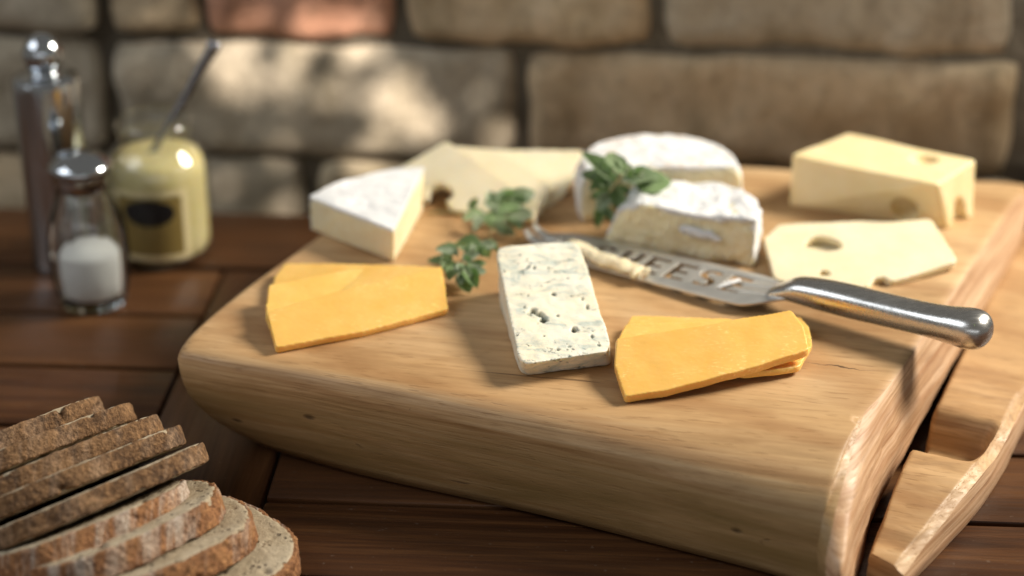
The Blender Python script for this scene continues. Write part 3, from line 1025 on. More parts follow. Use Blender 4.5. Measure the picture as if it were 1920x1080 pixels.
# swiss block
bt = [(15.99, 106.24, 9.0), (23.57, 101.83, 9.0), (26.53, 105.51, 9.0), (19.83, 109.75, 9.0)]
bb = [(15.99, 105.8, 6.02), (24.5, 102.41, 6.02), (26.4, 104.19, 6.02), (19.9, 109.4, 6.02)]
V, F = prism(smooth_ring(bb, 5, corner=0.05), smooth_ring(bt, 5, corner=0.05))
fr = lambda u, z: tuple(Vector(bb[0]).lerp(Vector(bb[1]), u) + Vector((0, 0, z)))
rt = lambda u, z: tuple(Vector(bb[1]).lerp(Vector(bb[2]), u) + Vector((0, 0, z)))
V, F = carve(V, F, [
    (fr(0.735, 1.05), 0.83, (1, 0.95, 1.0)),
    (rt(0.52, 0.6), 0.62, (0.95, 1.1, 1.75)),
    (rt(0.40, 0.15), 0.55, (0.9, 1.0, 1.1)),
    (rt(0.62, -0.2), 0.55, (0.9, 1.0, 1.0)),
    (rt(0.13, 1.75), 0.28, (1.0, 1.0, 1.4)),
    ((23.56, 105.62, 9.02), 0.62, (1.35, 1.0, 0.9)),
])
V, F = remesh(V, F, 0.085, 3)
V = displace(V, F, lambda p, n: fbm(p, 0.35, 2) * 0.05 + noise.noise(p * 3.0) * 0.008)
o = obj('swiss_block', V, F, M['swiss'], origin=(21.5, 105.5, 6))
tag(o, 'thick pale yellow block of holed cheese at the back right of the board', 'cheese')

# ------------------------------------------------------------------ brie wedge
wt = [(-11.33, 102.4, 8.05), (-6.37, 97.71, 8.1), (-5.05, 106.54, 8.15)]
wb = [(-11.29, 102.26, 6.02), (-6.41, 97.95, 6.02), (-5.15, 104.8, 6.02)]
def arc_side(a, b, bulge, n):
    a, b = Vector(a), Vector(b)
    d = (b - a); nrm = Vector((-d.y, d.x, 0)).normalized()
    return [a.lerp(b, k / n) + nrm * bulge * (1 - (2 * k / n - 1) ** 2) for k in range(n + 1)]
def wedge_ring(r, inset=0.0, dz=0.0):
    arc = arc_side(r[2], r[0], -0.9, 10)
    if sum((p - Vector(r[1])).length for p in arc) < sum((Vector(p) - Vector(r[1])).length for p in arc_side(r[2], r[0], 0.9, 10)):
        arc = arc_side(r[2], r[0], 0.9, 10)
    ring = [Vector(r[1])] + arc
    c = sum(ring, Vector()) / len(ring)
    return [tuple(p + (c - p).normalized() * inset + Vector((0, 0, dz))) for p in ring]
wedge = thing('brie_wedge', 'wedge of soft cheese with smooth white rind on top, left of the fans', 'cheese', (-7.6, 101.5, 6))
rb, rtp = wedge_ring(wb), wedge_ring(wt)
lerp_ring = lambda f: [tuple(Vector(a).lerp(Vector(b), f)) for a, b in zip(rb, rtp)]
V, F = prism(lerp_ring(0.02), lerp_ring(0.94))
V, F = remesh(V, F, 0.07, 3)
V = displace(V, F, lambda p, n: fbm(p, 0.7, 3) * 0.05 + noise.noise(p * 4) * 0.012)
obj('paste', V, F, M['paste'], wedge)
top_a = lerp_ring(0.90); top_b = lerp_ring(1.0)
V, F = prism(top_a, top_b)
arc_i, arc_o = [Vector(p) for p in rb[1:]], [Vector(p) for p in rtp[1:]]
cc = sum([Vector(p) for p in rb], Vector()) / len(rb)
inn = [p + (cc - p).normalized() * 0.22 for p in arc_i]
ino = [p + (cc - p).normalized() * 0.22 for p in arc_o]
band = prism([tuple(p + (p - cc).normalized() * 0.06) for p in arc_i] + [tuple(p) for p in inn[::-1]],
             [tuple(p + (p - cc).normalized() * 0.06) for p in arc_o] + [tuple(p) for p in ino[::-1]])
V1, F1 = remesh(V, F, 0.055, 2)
V2, F2 = remesh(*band, 0.06, 2)
V, F = join((V1, F1), (V2, F2))
V = displace(V, F, lambda p, n: fbm(p, 1.1, 3) * 0.05 + noise.noise(p * 6) * 0.015)
obj('rind', V, F, M['rind'], wedge)

# ------------------------------------------------------------------ camembert pieces
def disc_piece(c, R, a0, a1, z0, z1, n=40, squash=1.0):
    """arc from a0 to a1 closed by a straight cut"""
    ring = []
    for k in range(n + 1):
        a = math.radians(a0 + (a1 - a0) * k / n)
        ring.append(Vector((c[0] + R * math.cos(a), c[1] + R * squash * math.sin(a), 0)))
    return ring

def camembert(name, label, c, R, a0, a1, h, rind, shape, squash=1.0, seed=0, rind_amp=0.07, extra=None):
    t = thing(name, label, 'cheese', (c[0], c[1], 6))
    arc = disc_piece(c, R, a0, a1, 0, 0, squash=squash)
    inner = disc_piece(c, R - 0.34, a0 + 1.5, a1 - 1.5, 0, 0, squash=squash)
    def solid(ring, z0, z1): return prism([(p.x, p.y, z0) for p in ring], [(p.x, p.y, z1) for p in ring])
    V, F = solid(disc_piece(c, R - 0.08, a0, a1, 0, 0, squash=squash), 6.05, 6 + h - 0.08)
    V, F = remesh(V, F, 0.08, 3)
    V = [shape(Vector(p)) for p in displace(V, F, lambda p, n: fbm(p + Vector((seed, 0, 0)), 0.8, 3) * 0.11 + noise.noise(p * 3.2) * 0.05)]
    paste = obj('paste', V, F, M['camembert_paste'], t)
    topr = [p for p in arc]
    A = remesh(*solid(topr, 6 + h - 0.22, 6 + h + 0.04), 0.065, 2)
    band = [tuple(p) for p in arc] + [tuple(p) for p in inner[::-1]]
    B = remesh(*prism([(p[0], p[1], 6.02) for p in band], [(p[0], p[1], 6 + h - 0.03) for p in band]), 0.07, 2)
    V, F = join(A, B)
    def rough(p, n):
        ridge = abs(noise.noise(Vector((p.x * 0.8 + seed, p.y * 0.8, p.z * 0.25)))) 
        return fbm(p + Vector((0, seed, 0)), 1.0, 4) * rind_amp + (0.25 - ridge) * rind_amp * 1.2
    V = [shape(Vector(p)) for p in displace(V, F, rough)]
    obj('rind', V, F, M[rind], t)
    return t

def back_shape(p):
    # rounded shoulder, slight bulge at mid height
    k = (p.z - 6) / 3.2
    q = Vector((8.35, 105.0, p.z))
    s = 1 + 0.05 * math.sin(k * math.pi) - 0.05 * max(0, k - 0.8) / 0.2
    d = p - q
    return (q.x + d.x * s, q.y + d.y * s, p.z + 0.10 * (1 - min(1, (d.x ** 2 + d.y ** 2) / 20)))
camembert('camembert_half', 'half round of soft cheese with brown-blotched white rind, standing behind the other half', (8.35, 104.9), 4.55, -12, 200, 3.15, 'rind_warm', back_shape, squash=0.95, seed=3)

def front_shape(p):
    # the left end has slumped and been cut at a slant
    k = max(0.0, min(1.0, (p.z - 6) / 2.75))
    left = max(0.0, min(1.0, (7.3 - p.x) / 2.6))
    z = p.z - 0.8 * left ** 1.6 * k
    x = p.x + 0.9 * left * k
    y = p.y + 0.15 * left * k
    return (x, y, z + 0.12 * math.sin(p.x * 1.1) * k)
front = camembert('camembert_half', 'smaller cut piece of soft cheese with thick wrinkled white rind, behind the knife blade', (9.15, 99.15), 4.35, -26, 163, 2.7, 'rind_wrinkled', front_shape, squash=0.92, seed=11, rind_amp=0.13)
# the pale hollow in its cut face
fc = (10.15, 98.08, 7.65)
V, F = remesh(*(lambda bm: from_bm(bm))((lambda: (lambda b: (bmesh.ops.create_icosphere(b, subdivisions=3, radius=1.0), b)[1])(bmesh.new()))()), 0.12, 1)
V = [(fc[0] + (x * 1.15 - 0.05 * z), fc[1] + 0.16 + y * 0.26 - x * 0.44, fc[2] + z * 0.33 - x * 0.14) for x, y, z in V]
V = displace(V, F, lambda p, n: fbm(p, 2.2, 3) * 0.12)
obj('rind_fold', V, F, M['rind_wrinkled'], front)

# ------------------------------------------------------------------ blue cheese
bl_t = [(0.38, 84.08, 7.15), (4.89, 85.56, 7.15), (3.47, 95.14, 8.7), (-0.89, 94.2, 8.7)]
bl_b = [(0.39, 84.99, 6.02), (5.02, 86.2, 6.02), (3.35, bl_t[2][1] + 0.15, 6.02), (-0.75, bl_t[3][1] + 0.15, 6.02)]
V, F = prism(smooth_ring(bl_b, 6, corner=0.11), smooth_ring(bl_t, 6, corner=0.11))
V, F = remesh(V, F, 0.06, 6)
pits = [(1.06, 88.52, 7.96), (1.5, 87.92, 7.85), (3.06, 87.11, 7.7), (2.07, 90.14, 8.26), (3.73, 89.17, 8.08), (2.82, 91.49, 8.51), (2.22, 85.49, 7.39), (3.53, 89.83, 8.21), (3.91, 86.65, 7.61), (1.89, 84.51, 7.21), (2.77, 84.8, 7.26), (1.86, 92.45, 8.69)]
prad = [(0.36, 0.42), (0.28, 0.38), (0.17, 0.36), (0.13, 0.16), (0.12, 0.2), (0.08, 0.12), (0.08, 0.12), (0.10, 0.14), (0.09, 0.2), (0.08, 0.14), (0.10, 0.2), (0.09, 0.12)]
pdep = [0.40, 0.34, 0.34, 0.14, 0.12, 0.08, 0.08, 0.10, 0.08, 0.08, 0.10, 0.08]
for k_ in range(8):                                # pinprick holes scattered over the cut face
    a_, b_ = random.Random(k_ * 7 + 1).random(), random.Random(k_ * 13 + 5).random()
    q_ = Vector(bl_t[0]).lerp(Vector(bl_t[1]), 0.15 + 0.75 * a_).lerp(Vector(bl_t[3]).lerp(Vector(bl_t[2]), 0.15 + 0.75 * a_), 0.05 + 0.8 * b_)
    pits.append(tuple(q_)); prad.append((0.05 + 0.06 * a_, 0.07 + 0.08 * b_)); pdep.append(0.05 + 0.06 * b_)
pit_w = []
def blue_d(p, n):
    d = fbm(p, 0.55, 3) * 0.07 + noise.noise(p * 2.6) * 0.016
    w = 0.0
    if n.z > 0.5:
        for (x, y, z), (ra, rb_), dep in zip(pits, prad, pdep):
            q = math.hypot((p.x - x) / ra, (p.y - y) / rb_) + noise.noise(p * 3.4) * 0.75 + noise.noise(p * 9.0) * 0.25
            if q < 1:
                k = min(1, (1 - q) * 2.2)
                d -= dep * k
                w = max(w, min(1, k * 1.3) * (0.55 + 0.45 * min(1, max(0, 0.5 + noise.noise(p * 7) * 1.6))))
    pit_w.append(w)
    return d
V = displace(V, F, blue_d)
blue = obj('blue_cheese', V, F, M['blue'], origin=(1.8, 89, 6))
att = blue.data.attributes.new('pit', 'FLOAT', 'POINT')
att.data.foreach_set('value', pit_w)
tag(blue, 'oblong piece of creamy blue-veined cheese in the middle of the board', 'cheese')

# ------------------------------------------------------------------ cheese knife
def letters():
    s = 0.30                                     # stroke, in letter units of height 1, width 0.62
    w, t = 0.66, 0.24
    E_ = [(0, 0), (w, 0), (w, 0.2), (t, 0.2), (t, 0.41), (w * 0.86, 0.41), (w * 0.86, 0.60), (t, 0.60), (t, 0.8), (w, 0.8), (w, 1), (0, 1)]
    H_ = [(0, 0), (t, 0), (t, 0.41), (w - t, 0.41), (w - t, 0), (w, 0), (w, 1), (w - t, 1), (w - t, 0.6), (t, 0.6), (t, 1), (0, 1)]
    def arcp(cx, cy, rx, ry, a0, a1, n=7):
        return [(cx + rx * math.cos(math.radians(a0 + (a1 - a0) * k / n)), cy + ry * math.sin(math.radians(a0 + (a1 - a0) * k / n))) for k in range(n + 1)]
    r = w / 2
    C_ = arcp(r, 0.68, r, 0.32, 15, 180) + arcp(r, 0.32, r, 0.32, 180, 345) + arcp(r, 0.33, r - t, 0.14, 345, 180) + arcp(r, 0.67, r - t, 0.14, 180, 15)
    S_ = arcp(r, 0.72, r, 0.28, 20, 180) + arcp(r, 0.70, r, 0.28, 180, 225, 3) + [(w - t - 0.02, 0.36)] + arcp(r, 0.28, r - t + 0.02, 0.10, 10, -170, 6) + \
         arcp(r, 0.28, r, 0.28, 190, 360) + arcp(r, 0.30, r, 0.28, 0, 45, 3) + [(t + 0.02, 0.64)] + arcp(r, 0.72, r - t + 0.02, 0.10, 190, 15, 6)
    return [C_, H_, E_, E_, S_, E_]
kA, kB = Vector((1.42, 100.74, 6.25)), Vector((23.24, 86.33, 7.1))
kx = (kB - kA); KL = kx.length; kx.normalize()
ky = Vector((0, 0, 1)).cross(kx).normalized()
roll = math.radians(4)
kz = kx.cross(ky)
ky, kz = ky * math.cos(roll) + kz * math.sin(roll), kz * math.cos(roll) - ky * math.sin(roll)
BL = KL - 11.3                                      # blade length, the handle takes the rest
def kw(x, y, z): return tuple(kA + kx * x + ky * y + kz * z)
knife = thing('cheese_knife', 'steel cheese knife with letters cut through its blade, lying across the board', 'knife', tuple(kA))
out = [(0.0, 0.25), (0.5, 0.95), (1.6, 1.35), (4, 1.5), (BL - 1.5, 1.6), (BL - 0.7, 1.3), (BL + 0.2, 0.75), (BL + 0.9, 0.62),
       (BL + 0.9, -0.62), (BL + 0.2, -0.8), (BL - 0.7, -1.4), (BL - 1.4, -1.78), (BL - 3, -1.78), (4, -1.5), (1.6, -1.2), (0.5, -0.8), (0.0, -0.25), (0.7, 0.0)]
ring = smooth_ring([Vector((x, y, 0)) for x, y in out], 5, corner=0.3)
hl, lh = [], 1.95
lw = (BL - 4.0) / 6.0
for k, g in enumerate(letters()):
    x0 = 3.45 + k * 1.62
    hl.append([(x0 + px_ * 1.95 + py_ * 0.18, -0.95 + py_ * lh) for px_, py_ in g])
V, F = plate([(p.x, p.y) for p in ring], hl, 0.14, 0.03)
W = []
for x, y, z in V:
    up = 0.0
    if x > BL - 1.2: up = 0.35 * ((x - BL + 1.2) / 2.1) ** 1.6
    W.append(kw(x, y, z + up))
blade = obj('blade', W, F, M['blade'], knife)
sharp(blade, 30)
# upturned two-pronged tip
for s in (-1, 1):
    path = spline([(1.3, s * 0.5, -0.06), (0.3, s * 0.42, 0.05), (-0.25, s * 0.40, 0.28), (-0.45, s * 0.38, 0.6)], 12)
    V, F = tube([kw(*p) for p in path], [(0.42 - 0.016 * i, 0.08) for i in range(12)], 12)
    obj('prong', V, F, M['blade'], knife)
# handle: a swelling oval bar with a rounded flared end
path, rad = [], []
prof = [(0.0, 0.30, 0.66, 0.16), (0.6, 0.46, 0.70, 0.36), (1.4, 0.74, 0.76, 0.55), (2.6, 0.88, 0.84, 0.60), (4.2, 0.94, 0.88, 0.60), (6.0, 0.92, 0.86, 0.58),
        (8.0, 0.92, 0.86, 0.58), (9.4, 0.98, 0.92, 0.60), (10.2, 1.08, 1.02, 0.62), (10.8, 1.12, 1.06, 0.64), (11.25, 1.04, 0.98, 0.64), (11.55, 0.82, 0.78, 0.64), (11.75, 0.48, 0.46, 0.64), (11.82, 0.12, 0.12, 0.64)]
sp_ = spline([(p[0], p[1], p[2]) for p in prof], 70)
sz_ = spline([(p[3], 0, 0) for p in prof], 70)
for a, z in zip(sp_, sz_):
    path.append((BL - 0.35 + a.x, 0.0, z.x)); rad.append((max(a.z, 0.05), max(a.y, 0.05)))
V, F = [], []
SEG = 40
for (x, y, z), (ra, rb_) in zip(path, rad):
    for k in range(SEG):
        a = 2 * math.pi * k / SEG
        ca, sa = math.cos(a), math.sin(a)
        e = 2.4
        V.append(kw(x, ra * math.copysign(abs(ca) ** (2 / e), ca), z + rb_ * 0.86 * math.copysign(abs(sa) ** (2 / e), sa)))
for i in range(len(path) - 1):
    for k in range(SEG):
        k2 = (k + 1) % SEG
        F.append((i * SEG + k, i * SEG + k2, (i + 1) * SEG + k2, (i + 1) * SEG + k))
F.append(tuple(range(SEG))[::-1]); F.append(tuple((len(path) - 1) * SEG + k for k in range(SEG)))
obj('handle', V, F, M['steel'], knife)

# shaving of cheese stuck on the blade
def blob(path, radii, voxel=0.06, amp=0.06, sc=1.4, seed=0):
    V, F = tube(path, radii, 16)
    V, F = remesh(V, F, voxel, 2)
    return displace(V, F, lambda p, n: fbm(p + Vector((seed, 0, 0)), sc, 3) * amp), F
bx = lambda x, y, z: kw(x, y, z)
pts = [bx(2.2, -0.35, 0.18), bx(3.6, -0.6, 0.22), bx(5.0, -0.95, 0.22), bx(6.2, -1.15, 0.25), bx(7.0, -1.3, 0.22), bx(7.4, -1.4, 0.14)]
pa = spline(pts, 30)
ra_ = [(0.40 + 0.18 * math.sin(min(1, i / 6) * 1.57) + 0.10 * math.sin(i * 0.7), 0.28 + 0.07 * math.sin(i * 0.55)) for i in range(30)]
V, F = blob(pa, ra_, amp=0.13, sc=1.0, seed=2)
V2, F2 = blob([bx(7.55, -1.45, 0.05), bx(7.75, -1.42, 0.3), bx(7.85, -1.25, 0.52)], [(0.22, 0.2), (0.2, 0.18), (0.12, 0.1)], seed=5)
V, F = join((V, F), (V2, F2))
o = obj('cheese_shaving', V, F, M['swiss_slice'], origin=pts[0])
tag(o, 'curled strip of pale cheese stuck along the edge of the knife blade', 'cheese')
V, F = blob([bx(11.7, -0.8, 0.05), bx(12.15, -0.15, 0.16), bx(12.4, 0.4, 0.12)], [(0.14, 0.07), (0.2, 0.09), (0.16, 0.07)], voxel=0.04, amp=0.04, seed=8)
o = obj('cheese_crumb', V, F, M['rind'], origin=bx(12.1, -0.1, 0))
tag(o, 'small white crumb of cheese on the blade beside the handle', 'crumb')

# ------------------------------------------------------------------ oregano sprigs
def leaf_mesh(L, W, fold, curl):
    V, F = [], []
    n, m = 10, 6
    for i in range(n + 1):
        s = i / n
        w = W * (math.sin(math.pi * min(1, s ** 0.82)) ** 0.62) * (1 - 0.12 * s) if 0 < s < 1 else 0.02 * W
        for j in range(m + 1):
            t = (j / m) * 2 - 1
            wav = 0.03 * W * math.sin(s * 9 + t * 2)
            V.append((s * L, t * w / 2, abs(t) ** 1.3 * fold * w - curl * L * s * s + wav - (0.05 * W if j == m // 2 else 0)))
    for i in range(n):
        for j in range(m):
            a = i * (m + 1) + j
            F.append((a, a + m + 1, a + m + 2, a + 1))
    return V, F
rs = random.Random(12)
leaf_data = []
for k in range(8):
    V, F = leaf_mesh(1.0, rs.uniform(0.52, 0.74), rs.uniform(0.15, 0.55), rs.uniform(-0.12, 0.25))
    pair = []
    for mm in ('leaf', 'leaf_pale'):
        me = bpy.data.meshes.new('leaf'); me.from_pydata(V, [], F); me.shade_smooth(); me.materials.append(M[mm])
        pair.append(me)
    leaf_data.append(pair)
def sprig(label, stem, leaves, base):
    t = thing('oregano_sprig', label, 'herb', base, 'oregano sprigs on the board')
    pa = spline(stem, 16)
    V, F = tube([tuple(p) for p in pa], [0.075 - 0.002 * i for i in range(16)], 8)
    obj('stem', V, F, M['stem'], t)
    more = []
    for a, b, pale, wd in leaves:                    # a smaller leaf beside each large one
        a, b = Vector(a), Vector(b)
        d = b - a
        q = Matrix.Rotation(rs.choice((-1, 1)) * rs.uniform(0.6, 1.3), 3, 'Z')
        for _ in range(2): more.append((a + d * rs.uniform(0.0, 0.25), a + q @ d * rs.uniform(0.5, 0.85) + Vector((rs.uniform(-0.25, 0.25), rs.uniform(-0.35, 0.35), rs.uniform(-0.1, 0.35))), 1 - pale if rs.random() < 0.5 else pale, wd))
    for i, (a, b, pale, wd) in enumerate(list(leaves) + more):
        a, b = Vector(a), Vector(b)
        d = b - a
        L = d.length * 0.98
        ax = d.normalized()
        nz = Vector((rs.uniform(-0.5, 0.5), rs.uniform(-0.9, -0.1), 1.0))
        nz = (nz - ax * nz.dot(ax)).normalized()
        ay = nz.cross(ax)
        o = bpy.data.objects.new('leaf', leaf_data[(i * 3 + len(leaves)) % 8][pale])
        COL.objects.link(o)
        o.parent = t
        R = Matrix((ax, ay * wd * 1.12, nz)).transposed().to_4x4()
        o.matrix_local = Matrix.Translation((a - Vector(base)) * K) @ R @ Matrix.Diagonal((L * K, L * K, L * K, 1))
    return t
''
sprig('oregano sprig leaning upright against the two soft cheese halves', [(4.9, 101.85, 6.6), (5.23, 102.4, 7.4), (5.68, 101.85, 8.8), (6.26, 100.9, 9.9)], [((5.49, 101.73, 9.3), (3.84, 102.6, 10.6), 0, 0.8), ((6.22, 101.27, 10.0), (5.0, 100.83, 11.0), 0, 1.0), ((6.24, 100.66, 10.0), (6.37, 100.16, 10.9), 0, 0.9), ((5.62, 101.77, 8.9), (3.73, 102.03, 9.4), 1, 0.9), ((6.33, 100.96, 9.4), (8.23, 101.52, 9.8), 0, 1.1), ((6.81, 101.06, 9.2), (8.9, 101.63, 9.5), 0, 0.9), ((5.62, 101.78, 8.7), (6.17, 100.56, 8.2), 0, 0.9), ((5.16, 101.76, 8.0), (4.37, 101.35, 8.5), 0, 1.0), ((5.07, 102.09, 7.6), (4.72, 101.12, 6.6), 0, 0.8), ((5.5, 101.72, 8.6), (4.64, 100.43, 8.0), 1, 0.9), ((5.35, 101.91, 8.0), (6.1, 101.82, 7.2), 1, 0.7), ((6.67, 100.86, 9.6), (7.39, 100.61, 10.4), 0, 1.0), ((5.61, 101.67, 9.1), (4.81, 102.55, 9.6), 1, 0.8), ((6.02, 100.78, 9.7), (6.83, 99.88, 10.2), 1, 0.7)], (4.95, 102.97, 6.1))
sprig('oregano sprig lying between the wedge and the back slices', [(-4.87, 104.2, 6.25), (-3.35, 104.16, 6.3), (-1.66, 103.41, 6.5), (-0.9, 102.21, 6.7), (-1.24, 100.4, 6.6)], [((-0.72, 102.71, 7.2), (0.15, 103.5, 8.2), 0, 1.0), ((-0.3, 103.01, 7.2), (1.33, 103.67, 7.9), 1, 0.9), ((-1.02, 102.94, 7.1), (-1.27, 103.9, 7.8), 1, 0.9), ((-1.5, 102.35, 6.9), (-2.82, 102.44, 6.6), 0, 1.1), ((-2.42, 103.63, 6.6), (-1.94, 103.92, 7.2), 0, 0.9), ((-1.13, 101.4, 6.8), (-0.36, 102.48, 7.3), 0, 1.0), ((-0.3, 101.69, 6.8), (1.2, 102.35, 6.9), 1, 1.1), ((-0.89, 101.26, 6.6), (0.24, 100.98, 6.4), 1, 1.0), ((-1.26, 102.26, 7.2), (-0.95, 101.26, 6.6), 0, 1.0), ((-0.71, 101.67, 7.2), (0.6, 102.24, 7.6), 0, 1.0), ((-1.43, 101.84, 6.8), (-2.2, 101.2, 6.5), 1, 0.9), ((-0.6, 101.88, 7.3), (-1.61, 102.46, 7.7), 1, 0.9), ((-0.48, 101.83, 7.0), (0.42, 101.62, 6.7), 0, 0.9)], (-1.36, 102.97, 6.1))
sprig('bushy oregano sprig between the left fan and the blue cheese', [(-1.17, 99.83, 6.6), (-1.88, 97.99, 6.8), (-2.51, 96.28, 6.9), (-2.83, 95.24, 6.7)], [((-1.67, 97.89, 7.1), (-3.3, 98.25, 7.0), 0, 0.9), ((-1.78, 97.62, 7.1), (-0.81, 97.81, 7.2), 1, 0.9), ((-2.85, 96.31, 7.2), (-4.14, 97.48, 7.1), 1, 0.9), ((-3.48, 96.49, 6.8), (-4.59, 97.06, 6.6), 0, 0.9), ((-2.66, 95.69, 7.3), (-1.7, 95.93, 7.5), 1, 1.0), ((-2.88, 95.19, 7.1), (-3.31, 94.28, 6.6), 0, 1.1), ((-2.42, 95.0, 7.0), (-1.82, 93.97, 6.5), 0, 1.1), ((-2.75, 94.69, 6.9), (-2.18, 93.87, 6.3), 0, 1.2), ((-3.12, 96.04, 7.2), (-3.93, 96.22, 6.8), 1, 1.0), ((-2.15, 95.85, 7.1), (-1.8, 94.85, 6.7), 0, 1.0), ((-1.51, 98.67, 7.0), (-1.26, 97.19, 6.6), 0, 0.8), ((-2.53, 95.03, 7.3), (-3.21, 95.0, 7.0), 1, 0.9), ((-2.28, 96.36, 7.3), (-2.91, 96.88, 7.5), 0, 1.0), ((-2.0, 96.99, 7.2), (-1.21, 97.31, 6.8), 0, 0.9), ((-2.58, 94.55, 7.4), (-2.12, 94.09, 7.0), 1, 0.9), ((-2.99, 95.29, 7.3), (-3.5, 95.03, 6.8), 0, 1.0)], (-2.32, 97.99, 6.1))

# ------------------------------------------------------------------ bread
def bread(label, ref, phi, W, H, t, crust, seed, yaw=0.0, cz=None):
    """slice with rounded crown; ref = crown edge near its right end (world cm)"""
    u = Vector((math.cos(math.radians(43 + yaw)), math.sin(math.radians(43 + yaw)), 0))
    a = Vector((u.y, -u.x, 0))
    v = a * math.cos(phi) + Vector((0, 0, 1)) * math.sin(phi)
    n = u.cross(v)
    if n.z < 0: n = -n
    o = Vector(ref)
    ring = []
    N = 72
    for k in range(N + 1):                           # crown: super-ellipse from right to left
        th = math.pi * k / N
        ct, st = math.cos(th), math.sin(th)
        e = 2 / 2.7
        x = W / 2 * math.copysign(abs(ct) ** e, ct)
        y = H * 0.72 * (abs(st) ** e)
        ring.append((x, y))
    ring += [(-W / 2 + 0.15, -H * 0.18), (-W / 2 + 0.8, -H * 0.28), (0, -H * 0.28), (W / 2 - 0.8, -H * 0.28), (W / 2 - 0.15, -H * 0.18)]
    ring = [(x * (1 + 0.035 * noise.noise(Vector((x * 0.4, y * 0.4, seed)))), y * (1 + 0.05 * noise.noise(Vector((x * 0.35, y * 0.35, seed + 5))))) for x, y in ring]
    off = (W * 0.47, H * 0.50)
    def tw(x, y, z): return o + u * (x - off[0]) + v * (y - off[1]) + n * z
    bx_ = thing('bread_slice', label, 'bread', tuple(tw(0, 0, -t)), 'bread slices fanned at the front left')
    # crumb core
    inner = [(x * 0.975, y * 0.965) for x, y in ring]
    V, F = plate(inner, [], t * 1.08)
    V = [(x, y, z + t * 0.04) for x, y, z in V]
    V, F = remesh(V, F, 0.11, 1)
    r2 = []
    nn = normals(V, F)
    for p, q in zip(V, nn):
        p = Vector(p)
        d = noise.noise(p * 2.2 + Vector((seed * 7, 0, 0))) * 0.035 + noise.noise(p * 6 + Vector((seed, 9, 0))) * 0.03
        h = noise.noise(p * 1.5 + Vector((0, seed * 3, 4)))
        if h > 0.42: d -= (h - 0.42) * 0.7
        p = p + q * d
        r2.append(tuple(tw(*p)))
    obj('crumb', r2, F, M['crumb'], bx_)
    # crust band round the rim
    rin = [(x * 0.955, y * 0.93) for x, y in ring]
    V, F = plate(ring, [rin], t * 1.0)
    V, F = remesh(V, F, 0.085, 1)
    r2 = []
    nn = normals(V, F)
    for p, q in zip(V, nn):
        p = Vector(p)
        d = fbm(p + Vector((seed * 5, 0, 0)), 1.3, 4) * 0.07 + noise.noise(p * 5 + Vector((seed, 0, 0))) * 0.025
        h = noise.noise(p * 1.1 + Vector((seed * 9, 2, 0)))
        if h > 0.45: d -= (h - 0.45) * 1.1
        p = p + q * d
        r2.append(tuple(tw(*p)))
    obj('crust', r2, F, M[crust], bx_)
    return bx_
BR = [
 ('flat bread slice at the front end of the row, its speckled crumb facing up', 4, 11.5, 8.5, 'crust_flour', 1),
 ('bread slice with floury crust resting on the flat slice', 15, 11.0, 8.0, 'crust_flour', 2),
 ('bread slice with floury crust, second from the flat slice', 22, 10.8, 8.0, 'crust_flour', 3),
 ('bread slice with floury crust touching the darker slices', 28, 10.4, 7.6, 'crust_flour', 4),
 ('dark crusted bread slice next to the floury ones', 34, 12.0, 8.0, 'crust_dark', 5),
 ('dark crusted bread slice, second of the dark ones from the floury ones', 35, 12.0, 8.0, 'crust_dark', 6),
 ('dark crusted bread slice in the middle of the five dark ones', 36, 12.0, 8.0, 'crust_dark', 7),
 ('dark crusted bread slice, second from the far end of the row', 36, 12.0, 8.0, 'crust_dark', 8),
 ('dark crusted bread slice at the far end of the row', 36, 12.0, 8.0, 'crust_dark', 9),
]
BREF = [(-9.5, 77.79, 1.4), (-11.53, 78.28, 2.6), (-13.19, 79.32, 3.4), (-14.84, 79.51, 3.6), (-14.21, 81.83, 4.4), (-15.55, 83.37, 4.45), (-16.73, 84.43, 4.5), (-18.36, 85.49, 4.5), (-19.96, 86.2, 4.5)]
for (lab, ph, W_, H_, cr, sd_), ref in zip(BR, BREF):
    bread(lab, ref, math.radians(ph), W_, H_, 1.25 if ph < 30 else 0.92, cr, sd_, yaw=(0, 1.5, -1, 2, -1, 0.6, -0.4, 0.5, -0.3, 0.6)[sd_])

# ------------------------------------------------------------------ pepper mill
mx, my = (-27.48, 110.85)
mill = thing('pepper_mill', 'tall polished steel pepper mill with a ball top, left behind the salt shaker', 'mill', (mx, my, 0))
MZ = 1.08
V, F = lathe([(r_, z_ * MZ) for r_, z_ in [(0.0, 0.0), (1.85, 0.0), (1.95, 0.1), (1.96, 0.5), (1.90, 0.7), (1.94, 6.0), (2.0, 10.9), (1.96, 11.15), (1.8, 11.28), (1.0, 11.36), (0.0, 11.37)]], 64, (mx, my), cap=False)
sharp(obj('body', V, F, M['chrome'], mill), 40)
pr_ = [(0.0, 11.3), (0.95, 11.3), (0.85, 11.6)]
for k in range(13):
    a = math.radians(-55 + 145 * k / 12)
    pr_.append((1.18 * math.cos(a), 12.5 + 1.18 * math.sin(a)))
pr_[-1] = (0.0, 13.68)
V, F = lathe([(r_, z_ * MZ) for r_, z_ in pr_], 48, (mx, my), cap=False)
obj('ball_top', V, F, M['chrome'], mill)

